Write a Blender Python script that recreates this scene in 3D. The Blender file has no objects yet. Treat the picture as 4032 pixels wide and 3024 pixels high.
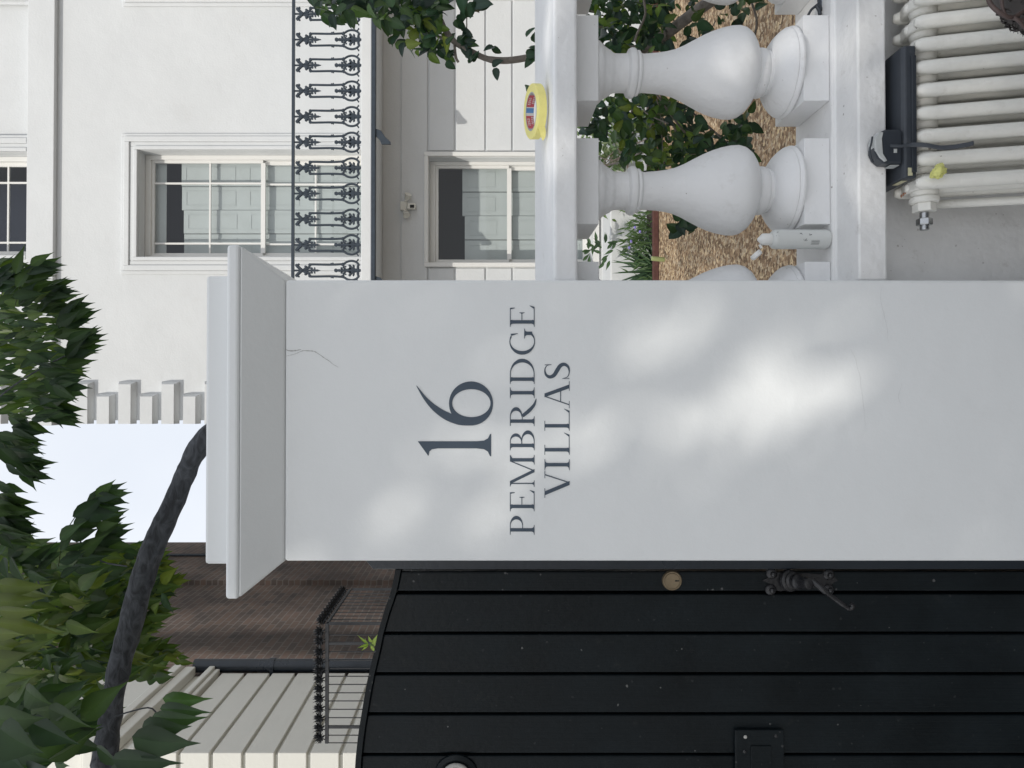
import bpy, math, random
from mathutils import Vector, Matrix, noise
from math import sin, cos, pi, radians
random.seed(7)
S = bpy.context.scene
COL = S.collection
# ------------------------------------------------------------------ camera
YAW = radians(0.73); FPX = 2912.0; HZ = 1900.0
CAMZ = 1.5
cam_d = bpy.data.cameras.new('camera'); cam = bpy.data.objects.new('camera', cam_d); COL.objects.link(cam)
cam_d.sensor_fit = 'HORIZONTAL'; cam_d.sensor_width = 36; cam_d.lens = 36 * FPX / 4032
cam_d.shift_x = (2016 - HZ) / 4032; cam_d.clip_start = .05; cam_d.clip_end = 2000
fw = Vector((sin(YAW), cos(YAW), 0)); rt = Vector((cos(YAW), -sin(YAW), 0)); dn = Vector((0, 0, -1))
# the phone is held on its side: image right = world down, image up = world right
m = Matrix.Identity(4)
for i in range(3):
    m[i][0] = dn[i]; m[i][1] = rt[i]; m[i][2] = -fw[i]
m[2][3] = CAMZ
cam.matrix_world = m
S.camera = cam
# ------------------------------------------------------------------ light
SUN = Vector((-.42, -.66, .62)).normalized()
S.view_settings.view_transform = 'Standard'; S.view_settings.look = 'None'
S.view_settings.exposure = 0.36; S.view_settings.gamma = 1; S.view_settings.use_curve_mapping = False
w = bpy.data.worlds.new('World'); S.world = w; w.use_nodes = True
nt = w.node_tree; bg = nt.nodes['Background']; sk = nt.nodes.new('ShaderNodeTexSky')
sk.sky_type = 'NISHITA'; sk.sun_disc = False
sk.sun_elevation = math.asin(SUN.z); sk.sun_rotation = math.atan2(SUN.x, SUN.y)
sk.air_density = 1.0; sk.dust_density = 4.5; sk.ozone_density = 1.0
# thin bright cloud veil over the blue
tcw = nt.nodes.new('ShaderNodeTexCoord'); cn = nt.nodes.new('ShaderNodeTexNoise'); cn.inputs['Scale'].default_value = 2.2; cn.inputs['Detail'].default_value = 6
nt.links.new(tcw.outputs['Generated'], cn.inputs['Vector'])
cm = nt.nodes.new('ShaderNodeMapRange'); cm.inputs[1].default_value = .3; cm.inputs[2].default_value = .7; cm.inputs[3].default_value = .78; cm.inputs[4].default_value = 1.0
nt.links.new(cn.outputs[0], cm.inputs[0])
wm = nt.nodes.new('ShaderNodeMix'); wm.data_type = 'RGBA'; nt.links.new(cm.outputs[0], wm.inputs[0]); nt.links.new(sk.outputs[0], wm.inputs[6]); wm.inputs[7].default_value = (4.75, 4.98, 5.35, 1)
nt.links.new(wm.outputs[2], bg.inputs[0]); bg.inputs[1].default_value = .15
sd = bpy.data.lights.new('sun', 'SUN'); sd.energy = 2.0; sd.angle = radians(.55); sd.color = (1, .955, .88)
so = bpy.data.objects.new('sun', sd); COL.objects.link(so)
so.rotation_euler = SUN.to_track_quat('Z', 'Y').to_euler()

# ------------------------------------------------------------------ helpers
def P(ix, iy, Y):
    """point of the plane y = Y seen at photo pixel (ix, iy)"""
    a = (3024 - iy - 1512) / FPX; b = (ix - HZ) / FPX
    d = Vector((sin(YAW) + a * cos(YAW), cos(YAW) - a * sin(YAW), -b)); t = Y / d.y
    return Vector((d.x * t, Y, CAMZ + d.z * t))
def X(iy, Y): return P(1900, iy, Y).x
def Z(ix, Y, iy=1512): return P(ix, iy, Y).z
W = {}
class M:
    def __init__(s): s.v = []; s.f = []; s.c = []; s.uv = None
    def add(s, vs, fs, col=None):
        n = len(s.v); s.v += [Vector(p) for p in vs]; s.f += [tuple(i + n for i in f) for f in fs]
        if col is not None:
            while len(s.c) < n: s.c.append((1, 1, 1))
            s.c += [col] * len(vs)
        return s
    def box(s, x0, x1, y0, y1, z0, z1, col=None):
        return s.add([(x0,y0,z0),(x1,y0,z0),(x1,y1,z0),(x0,y1,z0),(x0,y0,z1),(x1,y0,z1),(x1,y1,z1),(x0,y1,z1)],
              [(0,3,2,1),(4,5,6,7),(0,1,5,4),(1,2,6,5),(2,3,7,6),(3,0,4,7)], col)
    def obox(s, c, ax, ay, az):
        c, ax, ay, az = map(Vector, (c, ax, ay, az)); vs = []
        for k in (-1, 1):
            for i, j in ((-1,-1),(1,-1),(1,1),(-1,1)): vs.append(c + ax*i + ay*j + az*k)
        return s.add(vs, [(0,3,2,1),(4,5,6,7),(0,1,5,4),(1,2,6,5),(2,3,7,6),(3,0,4,7)])
    def frustum(s, r0, z0, r1, z1):
        (a,b,c,d) = r0; (e,f,g,h) = r1
        return s.add([(a,c,z0),(b,c,z0),(b,d,z0),(a,d,z0),(e,g,z1),(f,g,z1),(f,h,z1),(e,h,z1)],
              [(0,3,2,1),(4,5,6,7),(0,1,5,4),(1,2,6,5),(2,3,7,6),(3,0,4,7)])
    def prism(s, pts, a, b, ax='y'):
        n = len(pts)
        def mk(p, k): return {'y': (p[0], k, p[1]), 'x': (k, p[0], p[1]), 'z': (p[0], p[1], k)}[ax]
        fs = [tuple(range(n)), tuple(range(2*n-1, n-1, -1))] + [(i, i+n, (i+1) % n + n, (i+1) % n) for i in range(n)]
        return s.add([mk(p, a) for p in pts] + [mk(p, b) for p in pts], fs)
    def tube(s, path, r, n=8, cap=True, ref=None, flat=1.0, col=None):
        path = [Vector(p) for p in path]; k = len(path)
        rs = r if isinstance(r, (list, tuple)) else [r]*k
        vs = []; prev = None
        for i, p in enumerate(path):
            t = (path[min(i+1, k-1)] - path[max(i-1, 0)]).normalized()
            if prev is None:
                q = Vector(ref) if ref else (Vector((0,0,1)) if abs(t.z) < .9 else Vector((1,0,0)))
            else: q = prev
            a = (q - t * q.dot(t)).normalized(); b = t.cross(a); prev = a
            for j in range(n):
                an = 2*pi*j/n; vs.append(p + (a*cos(an)*flat + b*sin(an)) * rs[i])
        fs = [(i*n+j, i*n+(j+1) % n, (i+1)*n+(j+1) % n, (i+1)*n+j) for i in range(k-1) for j in range(n)]
        if cap: fs += [tuple(range(n-1, -1, -1)), tuple((k-1)*n+j for j in range(n))]
        return s.add(vs, fs, col)
    def lathe(s, prof, c=(0,0,0), ax=(0,0,1), n=32, cap=True):
        """prof: (radius, distance along ax)"""
        ax = Vector(ax).normalized(); q = Vector((1,0,0)) if abs(ax.x) < .9 else Vector((0,1,0))
        a = (q - ax*q.dot(ax)).normalized(); b = ax.cross(a); c = Vector(c); vs = []
        for (r, h) in prof:
            for j in range(n):
                an = 2*pi*j/n; vs.append(c + ax*h + (a*cos(an)+b*sin(an))*r)
        k = len(prof)
        fs = [(i*n+j, i*n+(j+1) % n, (i+1)*n+(j+1) % n, (i+1)*n+j) for i in range(k-1) for j in range(n)]
        if cap: fs += [tuple(range(n-1, -1, -1)), tuple((k-1)*n+j for j in range(n))]
        return s.add(vs, fs)
    def ball(s, c, r, n=12, sc=(1,1,1)):
        c = Vector(c); vs = []; k = n//2
        for i in range(1, k):
            th = pi*i/k
            for j in range(n):
                ph = 2*pi*j/n; vs.append(c + Vector((sin(th)*cos(ph)*sc[0], sin(th)*sin(ph)*sc[1], cos(th)*sc[2]))*r)
        vs += [c + Vector((0,0,r*sc[2])), c - Vector((0,0,r*sc[2]))]; T = (k-1)*n
        fs = [(i*n+j, (i+1)*n+j, (i+1)*n+(j+1) % n, i*n+(j+1) % n) for i in range(k-2) for j in range(n)]
        fs += [(T, j, (j+1) % n) for j in range(n)] + [(T+1, (k-2)*n+(j+1) % n, (k-2)*n+j) for j in range(n)]
        return s.add(vs, fs)
    def xf(s, fn): s.v = [Vector(fn(p)) for p in s.v]; return s
    def build(s, name, mat, parent=None, bev=0, smooth=False, seg=2, auto=None):
        xs = [p.x for p in s.v]; ys = [p.y for p in s.v]; zs = [p.z for p in s.v]
        loc = Vector(((min(xs)+max(xs))/2, (min(ys)+max(ys))/2, min(zs)))
        me = bpy.data.meshes.new(name); me.from_pydata([tuple(p-loc) for p in s.v], [], s.f)
        if s.c:
            while len(s.c) < len(s.v): s.c.append((1,1,1))
            at = me.color_attributes.new('Tint', 'FLOAT_COLOR', 'POINT')
            at.data.foreach_set('color', [x for c in s.c for x in (c[0], c[1], c[2], 1)])
        me.materials.append(mat)
        if smooth: me.shade_smooth()
        if auto is not None: me.set_sharp_from_angle(angle=radians(auto))
        me.update()
        o = bpy.data.objects.new(name, me); COL.objects.link(o)
        pw = W.get(parent.name, Vector()) if parent else Vector()
        o.location = loc - pw; W[o.name] = loc
        if parent: o.parent = parent
        if bev:
            b = o.modifiers.new('bevel', 'BEVEL'); b.width = bev; b.segments = seg; b.limit_method = 'ANGLE'; b.angle_limit = radians(40)
            if smooth is False: pass
        return o
def tag(o, label=None, cat=None, group=None, kind=None):
    if label: o['label'] = label
    if cat: o['category'] = cat
    if group: o['group'] = group
    if kind: o['kind'] = kind
    return o
def thing(name, loc, label, cat, group=None):
    o = bpy.data.objects.new(name, None); COL.objects.link(o); o.location = loc; W[o.name] = Vector(loc)
    o.empty_display_size = .1
    return tag(o, label, cat, group)
def copy_part(o, dx=(0,0,0)):
    c = o.copy(); COL.objects.link(c); c.parent = o.parent; c.location = o.location + Vector(dx); W[c.name] = W[o.name] + Vector(dx)
    return c
def smooth_path(pts, k=6):
    pts = [Vector(p) for p in pts]; out = []
    for i in range(len(pts)-1):
        p0 = pts[max(i-1,0)]; p1 = pts[i]; p2 = pts[i+1]; p3 = pts[min(i+2,len(pts)-1)]
        for j in range(k):
            t = j/k
            out.append(.5*((2*p1)+(p2-p0)*t+(2*p0-5*p1+4*p2-p3)*t*t+(3*p1-p0-3*p2+p3)*t**3))
    out.append(pts[-1]); return out
# ------------------------------------------------------------------ materials
def mat(name, col, rough=.6, var=.0, vscale=3, bump=0, bscale=60, metal=0, dirt=None, spec=.5, dscale=2.5, damt=.5, coat=0):
    m = bpy.data.materials.new(name); m.use_nodes = True; n = m.node_tree; L = n.links
    b = n.nodes['Principled BSDF']; b.inputs['Roughness'].default_value = rough; b.inputs['Metallic'].default_value = metal
    b.inputs['Specular IOR Level'].default_value = spec; b.inputs['Coat Weight'].default_value = coat
    b.inputs['Base Color'].default_value = (*col, 1)
    tc = n.nodes.new('ShaderNodeTexCoord'); geo = n.nodes.new('ShaderNodeNewGeometry')
    src = geo.outputs['Position']
    cur = None
    if var:
        nz = n.nodes.new('ShaderNodeTexNoise'); nz.inputs['Scale'].default_value = vscale; nz.inputs['Detail'].default_value = 6; nz.inputs['Roughness'].default_value = .6
        L.new(src, nz.inputs['Vector'])
        mp = n.nodes.new('ShaderNodeMapRange'); mp.inputs[1].default_value = .3; mp.inputs[2].default_value = .7; mp.inputs[3].default_value = 1-var; mp.inputs[4].default_value = 1+var
        L.new(nz.outputs[0], mp.inputs[0])
        vm = n.nodes.new('ShaderNodeVectorMath'); vm.operation = 'SCALE'; vm.inputs[0].default_value = col; L.new(mp.outputs[0], vm.inputs['Scale'])
        cur = vm.outputs[0]
    if dirt:
        nz = n.nodes.new('ShaderNodeTexNoise'); nz.inputs['Scale'].default_value = dscale; nz.inputs['Detail'].default_value = 10; nz.inputs['Roughness'].default_value = .72
        L.new(src, nz.inputs['Vector'])
        mp = n.nodes.new('ShaderNodeMapRange'); mp.inputs[1].default_value = .60; mp.inputs[2].default_value = .76; mp.inputs[3].default_value = 0; mp.inputs[4].default_value = damt
        L.new(nz.outputs[0], mp.inputs[0])
        mx = n.nodes.new('ShaderNodeMix'); mx.data_type = 'RGBA'; L.new(mp.outputs[0], mx.inputs[0])
        if cur: L.new(cur, mx.inputs[6])
        else: mx.inputs[6].default_value = (*col, 1)
        mx.inputs[7].default_value = (*dirt, 1); cur = mx.outputs[2]
    if cur: L.new(cur, b.inputs['Base Color'])
    if bump:
        nz = n.nodes.new('ShaderNodeTexNoise'); nz.inputs['Scale'].default_value = bscale; nz.inputs['Detail'].default_value = 8; nz.inputs['Roughness'].default_value = .6
        L.new(src, nz.inputs['Vector'])
        bp = n.nodes.new('ShaderNodeBump'); bp.inputs['Strength'].default_value = bump; bp.inputs['Distance'].default_value = .01
        L.new(nz.outputs[0], bp.inputs['Height']); L.new(bp.outputs[0], b.inputs['Normal'])
    return m
def leaf_mat(name, rough=.45, trans=.3):
    m = bpy.data.materials.new(name); m.use_nodes = True; n = m.node_tree; L = n.links
    b = n.nodes['Principled BSDF']; b.inputs['Roughness'].default_value = rough; b.inputs['Specular IOR Level'].default_value = .25
    a = n.nodes.new('ShaderNodeAttribute'); a.attribute_name = 'Tint'; L.new(a.outputs['Color'], b.inputs['Base Color'])
    t = n.nodes.new('ShaderNodeBsdfTranslucent')
    g = n.nodes.new('ShaderNodeMix'); g.data_type = 'RGBA'; g.blend_type = 'MULTIPLY'; g.inputs[0].default_value = 1
    L.new(a.outputs['Color'], g.inputs[6]); g.inputs[7].default_value = (1.6, 1.8, .7, 1); L.new(g.outputs[2], t.inputs['Color'])
    mx = n.nodes.new('ShaderNodeMixShader'); mx.inputs[0].default_value = trans
    L.new(b.outputs[0], mx.inputs[1]); L.new(t.outputs[0], mx.inputs[2]); L.new(mx.outputs[0], n.nodes['Material Output'].inputs[0])
    return m
MT = {}
MT['pier'] = mat('pier_paint', (.77,.785,.785), .5, var=.012, vscale=2.2, bump=.05, bscale=140, dirt=(.55,.54,.51), dscale=5, damt=.12)
MT['balus'] = mat('balustrade_paint', (.76,.765,.77), .55, var=.02, vscale=6, bump=.09, bscale=90, dirt=(.42,.40,.37), dscale=9, damt=.42)
MT['plinth'] = mat('plinth_paint', (.76,.76,.755), .6, var=.03, vscale=8, bump=.16, bscale=60, dirt=(.34,.31,.28), dscale=17, damt=.5)
MT['house'] = mat('house_stucco', (.62,.635,.64), .65, var=.035, vscale=1.1, bump=.25, bscale=40, dirt=(.50,.49,.46), dscale=1.6, damt=.25)
MT['cream'] = mat('cream_stucco', (.64,.63,.575), .6, var=.02, vscale=2, bump=.15, bscale=40)
MT['joinery'] = mat('joinery_paint', (.72,.715,.69), .4, var=.02, vscale=5)
MT['shutter'] = mat('shutter_paint', (.45,.48,.48), .5, var=.04, vscale=4)
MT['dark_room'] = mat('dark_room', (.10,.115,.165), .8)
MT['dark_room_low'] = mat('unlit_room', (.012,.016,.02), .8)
MT['black'] = mat('black_gloss_paint', (.0055,.0088,.0108), .42, var=.3, vscale=7, bump=.12, bscale=70, dirt=(.022,.024,.023), dscale=22, damt=.7, spec=.22)
def specks(m, scale=26, thr=.045, col=(.30,.30,.28), p=.62):
    n = m.node_tree; L = n.links; b = n.nodes['Principled BSDF']; g = n.nodes.new('ShaderNodeNewGeometry'); v = n.nodes.new('ShaderNodeTexVoronoi'); v.inputs['Scale'].default_value = scale
    dn_ = n.nodes.new('ShaderNodeTexNoise'); dn_.inputs['Scale'].default_value = 300; ad = n.nodes.new('ShaderNodeVectorMath'); ad.operation = 'MULTIPLY_ADD'; L.new(g.outputs['Position'], dn_.inputs['Vector']); L.new(dn_.outputs['Color'], ad.inputs[0]); ad.inputs[1].default_value = (.004,.004,.004); L.new(g.outputs['Position'], ad.inputs[2]); L.new(ad.outputs[0], v.inputs['Vector'])
    s_ = n.nodes.new('ShaderNodeSeparateColor'); L.new(v.outputs['Color'], s_.inputs[0])
    sz = n.nodes.new('ShaderNodeMapRange'); sz.inputs[1].default_value = p; sz.inputs[2].default_value = 1; sz.inputs[3].default_value = 0; sz.inputs[4].default_value = thr; L.new(s_.outputs[0], sz.inputs[0])
    lt = n.nodes.new('ShaderNodeMath'); lt.operation = 'LESS_THAN'; L.new(v.outputs['Distance'], lt.inputs[0]); L.new(sz.outputs[0], lt.inputs[1])
    m2 = n.nodes.new('ShaderNodeMath'); m2.operation = 'MULTIPLY'; L.new(lt.outputs[0], m2.inputs[0]); L.new(s_.outputs[1], m2.inputs[1])
    mx = n.nodes.new('ShaderNodeMix'); mx.data_type = 'RGBA'; L.new(m2.outputs[0], mx.inputs[0])
    if b.inputs['Base Color'].links: L.new(b.inputs['Base Color'].links[0].from_socket, mx.inputs[6])
    else: mx.inputs[6].default_value = b.inputs['Base Color'].default_value
    mx.inputs[7].default_value = (*col, 1); L.new(mx.outputs[2], b.inputs['Base Color'])

MT['post'] = mat('blue_black_paint', (.014,.02,.028), .35, var=.15, vscale=9, bump=.1, bscale=60)
MT['iron'] = mat('iron_paint', (.028,.04,.055), .5, var=.2, vscale=20)  # base colour lifted to carry the haze over the distant ironwork
MT['star'] = mat('star_iron', (.022,.024,.028), .5, var=.3, vscale=40, spec=.3)
MT['handle'] = mat('handle_iron', (.018,.018,.02), .25, bump=.2, bscale=120)
MT['brass'] = mat('aged_brass', (.26,.205,.135), .4, metal=.7, var=.15, vscale=60)
MT['slot'] = mat('keyway', (.01,.01,.01), .6)
MT['ringm'] = mat('worn_ring', (.42,.41,.38), .5, var=.1, vscale=60)
MT['rad'] = mat('radiator_enamel', (.76,.75,.70), .32, var=.03, vscale=10, bump=.15, bscale=40, dirt=(.36,.31,.26), dscale=26, damt=.4)
MT['rust'] = mat('rust_stain', (.42,.22,.14), .8, var=.3, vscale=80)
MT['chrome'] = mat('chrome', (.45,.46,.47), .22, metal=1, var=.1, vscale=40)
MT['plastic'] = mat('dark_plastic', (.038,.045,.056), .5, var=.12, vscale=30, dirt=(.22,.2,.17), dscale=30, damt=.25)
MT['plastic2'] = mat('case_plastic', (.03,.036,.046), .38, var=.1, vscale=40)
MT['silver'] = mat('silver_plastic', (.45,.47,.47), .35, var=.12, vscale=50)
MT['sticker'] = mat('sticker', (.55,.53,.36), .6, var=.15, vscale=150)
MT['tapey'] = mat('yellow_crepe', (.80,.73,.25), .6, var=.05, vscale=40, bump=.3, bscale=400)
MT['crump'] = mat('yellow_crumple', (.66,.66,.22), .5, var=.12, vscale=60, bump=.5, bscale=120)
MT['core_red'] = mat('label_red', (.55,.09,.11), .5)
MT['core_blue'] = mat('label_blue', (.12,.28,.55), .5)
MT['core_white'] = mat('label_white', (.75,.73,.7), .5)
MT['card'] = mat('grey_card', (.4,.4,.4), .8)
MT['bottle'] = mat('bottle_plastic', (.62,.635,.62), .35, var=.04, vscale=25)
MT['cap'] = mat('white_cap', (.78,.78,.76), .35)
MT['ink'] = mat('grey_ink', (.16,.17,.17), .6, var=.3, vscale=200)
MT['letter'] = mat('letter_paint', (.052,.075,.105), .45, var=.06, vscale=30)
MT['lens'] = mat('tinted_lens', (.10,.12,.15), .08)
MT['hair'] = mat('dark_hair', (.025,.02,.018), .5, var=.3, vscale=60)
MT['hair2'] = mat('brown_hair', (.075,.05,.045), .5, var=.3, vscale=60)
MT['skin'] = mat('skin', (.5,.33,.25), .5)
MT['shirt'] = mat('grey_shirt', (.12,.13,.15), .9, bump=.3, bscale=200)
MT['bark'] = mat('dark_bark', (.052,.054,.06), .75, var=.4, vscale=26, bump=1.0, bscale=45)
def bark(m):
    n = m.node_tree; L = n.links; b = n.nodes['Principled BSDF']; g = n.nodes.new('ShaderNodeNewGeometry'); mp = n.nodes.new('ShaderNodeMapping'); mp.inputs['Rotation'].default_value = (0, radians(38), 0); mp.inputs['Scale'].default_value = (26,48,50)
    L.new(g.outputs['Position'], mp.inputs[0]); w_ = n.nodes.new('ShaderNodeTexNoise'); w_.inputs['Scale'].default_value = 1; w_.inputs['Detail'].default_value = 6; w_.inputs['Distortion'].default_value = 1.2; L.new(mp.outputs[0], w_.inputs['Vector'])
    bp = n.nodes.new('ShaderNodeBump'); bp.inputs['Strength'].default_value = .7; bp.inputs['Distance'].default_value = .012; L.new(w_.outputs[0], bp.inputs['Height']); L.new(bp.outputs[0], b.inputs['Normal'])
    cr = n.nodes.new('ShaderNodeValToRGB'); cr.color_ramp.elements[0].position = .38; cr.color_ramp.elements[1].position = .66; cr.color_ramp.elements[0].color = (.022,.024,.028,1); cr.color_ramp.elements[1].color = (.07,.076,.086,1); L.new(w_.outputs[0], cr.inputs[0]); L.new(cr.outputs[0], b.inputs['Base Color'])
bark(MT['bark'])
MT['stem'] = mat('grey_stem', (.16,.14,.12), .8, var=.3, vscale=40, bump=.5, bscale=90)
MT['stemg'] = mat('green_stem', (.12,.2,.06), .6)
MT['leaf'] = leaf_mat('vine_leaf', .42, .38)
MT['gleaf'] = leaf_mat('glossy_leaf', .3, .15)
MT['petal'] = mat('violet_petal', (.2,.17,.5), .6)
MT['edging'] = mat('red_edging', (.085,.035,.028), .85, var=.3, vscale=20)
MT['soil'] = mat('soil', (.05,.038,.03), .95, var=.4, vscale=30, bump=1, bscale=50)
MT['paving'] = mat('paving', (.20,.198,.19), .85, var=.15, vscale=4, bump=.3, bscale=60)
MT['white_lamp'] = mat('lamp_plastic', (.7,.69,.63), .5)
def glass_mat():
    m = bpy.data.materials.new('window_glass'); m.use_nodes = True; n = m.node_tree; L = n.links
    n.nodes.remove(n.nodes['Principled BSDF'])
    t = n.nodes.new('ShaderNodeBsdfTransparent'); t.inputs[0].default_value = (.94,.96,.955,1)
    g = n.nodes.new('ShaderNodeBsdfGlossy'); g.inputs['Roughness'].default_value = .015
    fr = n.nodes.new('ShaderNodeFresnel'); ge = n.nodes.new('ShaderNodeNewGeometry'); mi = n.nodes.new('ShaderNodeMix'); L.new(ge.outputs['Backfacing'], mi.inputs[0]); mi.inputs[2].default_value = 1.6; mi.inputs[3].default_value = 1/1.6; L.new(mi.outputs[0], fr.inputs[0])
    mx = n.nodes.new('ShaderNodeMixShader'); L.new(fr.outputs[0], mx.inputs[0]); L.new(t.outputs[0], mx.inputs[1]); L.new(g.outputs[0], mx.inputs[2])
    L.new(mx.outputs[0], n.nodes['Material Output'].inputs[0]); return m
specks(MT['black'], 24, .075, (.28,.28,.27), .62); specks(MT['rad'], 40, .13, (.26,.23,.20), .6); specks(MT['pier'], 24, .05, (.22,.22,.21), .78)
def grain(m, base=.42, amp=.16, bump=.25):
    n = m.node_tree; L = n.links; b = n.nodes['Principled BSDF']; g = n.nodes.new('ShaderNodeNewGeometry'); mp = n.nodes.new('ShaderNodeMapping'); mp.inputs['Scale'].default_value = (160,160,5)
    L.new(g.outputs['Position'], mp.inputs[0]); z = n.nodes.new('ShaderNodeTexNoise'); z.inputs['Scale'].default_value = 1; z.inputs['Detail'].default_value = 5; L.new(mp.outputs[0], z.inputs['Vector'])
    bp = n.nodes.new('ShaderNodeBump'); bp.inputs['Strength'].default_value = bump; bp.inputs['Distance'].default_value = .004; L.new(z.outputs[0], bp.inputs['Height'])
    if b.inputs['Normal'].links: L.new(b.inputs['Normal'].links[0].from_socket, bp.inputs['Normal'])
    L.new(bp.outputs[0], b.inputs['Normal'])
    z2 = n.nodes.new('ShaderNodeTexNoise'); z2.inputs['Scale'].default_value = 3.5; z2.inputs['Detail'].default_value = 8; L.new(g.outputs['Position'], z2.inputs['Vector'])
    r = n.nodes.new('ShaderNodeMapRange'); r.inputs[1].default_value = .3; r.inputs[2].default_value = .7; r.inputs[3].default_value = base-amp; r.inputs[4].default_value = base+amp; L.new(z2.outputs[0], r.inputs[0]); L.new(r.outputs[0], b.inputs['Roughness'])
grain(MT['black']); specks(MT['black'], 60, .18, (.10,.10,.10), .4); specks(MT['balus'], 60, .10, (.38,.36,.34), .6); specks(MT['plinth'], 55, .14, (.34,.32,.30), .5); grain(MT['post'], .33, .1, .15)
def waves(m, sc=7, st=.25, dist=.02):
    n = m.node_tree; L = n.links; b = n.nodes['Principled BSDF']; g = n.nodes.new('ShaderNodeNewGeometry'); z = n.nodes.new('ShaderNodeTexNoise'); z.inputs['Scale'].default_value = sc; z.inputs['Detail'].default_value = 3; L.new(g.outputs['Position'], z.inputs['Vector'])
    bp = n.nodes.new('ShaderNodeBump'); bp.inputs['Strength'].default_value = st; bp.inputs['Distance'].default_value = dist; L.new(z.outputs[0], bp.inputs['Height'])
    if b.inputs['Normal'].links: L.new(b.inputs['Normal'].links[0].from_socket, bp.inputs['Normal'])
    L.new(bp.outputs[0], b.inputs['Normal'])
waves(MT['pier'], 9, .13); waves(MT['balus'], 14, .35); waves(MT['plinth'], 12, .5); waves(MT['house'], 2.2, .35, .04); waves(MT['rad'], 40, .25, .006)
MT['glass'] = glass_mat()
def brick_mat():
    m = bpy.data.materials.new('brown_brick'); m.use_nodes = True; n = m.node_tree; L = n.links
    b = n.nodes['Principled BSDF']; b.inputs['Roughness'].default_value = .9
    g = n.nodes.new('ShaderNodeNewGeometry'); sp = n.nodes.new('ShaderNodeSeparateXYZ'); L.new(g.outputs['Position'], sp.inputs[0])
    ad = n.nodes.new('ShaderNodeMath'); L.new(sp.outputs[0], ad.inputs[0]); L.new(sp.outputs[1], ad.inputs[1])
    cb = n.nodes.new('ShaderNodeCombineXYZ'); L.new(ad.outputs[0], cb.inputs[0]); L.new(sp.outputs[2], cb.inputs[1])
    br = n.nodes.new('ShaderNodeTexBrick'); L.new(cb.outputs[0], br.inputs['Vector'])
    br.inputs['Scale'].default_value = 1; br.inputs['Brick Width'].default_value = .225; br.inputs['Row Height'].default_value = .075
    br.inputs['Mortar Size'].default_value = .008; br.inputs['Mortar Smooth'].default_value = .3; br.inputs['Bias'].default_value = -.1
    br.inputs['Color1'].default_value = (.195,.132,.10,1); br.inputs['Color2'].default_value = (.115,.093,.078,1); br.inputs['Mortar'].default_value = (.23,.195,.165,1)
    nz = n.nodes.new('ShaderNodeTexNoise'); nz.inputs['Scale'].default_value = .9; nz.inputs['Detail'].default_value = 7
    L.new(g.outputs['Position'], nz.inputs['Vector'])
    cr = n.nodes.new('ShaderNodeMapRange'); cr.inputs[1].default_value = .35; cr.inputs[2].default_value = .65; cr.inputs[3].default_value = .5; cr.inputs[4].default_value = 1.3; L.new(nz.outputs[0], cr.inputs[0])
    # darker band down the wall, its edges wavering with noise
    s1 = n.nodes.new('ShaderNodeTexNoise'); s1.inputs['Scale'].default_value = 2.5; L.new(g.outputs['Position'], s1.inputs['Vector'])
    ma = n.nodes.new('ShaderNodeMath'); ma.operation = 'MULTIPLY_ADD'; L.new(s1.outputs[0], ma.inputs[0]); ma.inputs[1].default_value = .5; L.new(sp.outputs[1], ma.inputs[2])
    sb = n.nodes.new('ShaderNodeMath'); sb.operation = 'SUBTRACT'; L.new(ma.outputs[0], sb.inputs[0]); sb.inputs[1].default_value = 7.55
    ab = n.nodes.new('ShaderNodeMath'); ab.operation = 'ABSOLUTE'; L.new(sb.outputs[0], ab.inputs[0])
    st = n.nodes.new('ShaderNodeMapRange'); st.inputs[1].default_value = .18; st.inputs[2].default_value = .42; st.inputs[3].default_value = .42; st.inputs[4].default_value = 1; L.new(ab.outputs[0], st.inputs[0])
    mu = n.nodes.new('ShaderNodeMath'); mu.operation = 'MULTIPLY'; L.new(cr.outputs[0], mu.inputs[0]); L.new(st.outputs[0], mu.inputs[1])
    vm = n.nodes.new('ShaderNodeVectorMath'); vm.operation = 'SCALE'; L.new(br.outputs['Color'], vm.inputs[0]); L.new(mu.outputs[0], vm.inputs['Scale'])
    L.new(vm.outputs[0], b.inputs['Base Color'])
    bp = n.nodes.new('ShaderNodeBump'); bp.inputs['Strength'].default_value = .6; bp.inputs['Distance'].default_value = .01; bp.invert = True
    L.new(br.outputs['Fac'], bp.inputs['Height']); L.new(bp.outputs[0], b.inputs['Normal']); return m
MT['brick'] = brick_mat()
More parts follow.
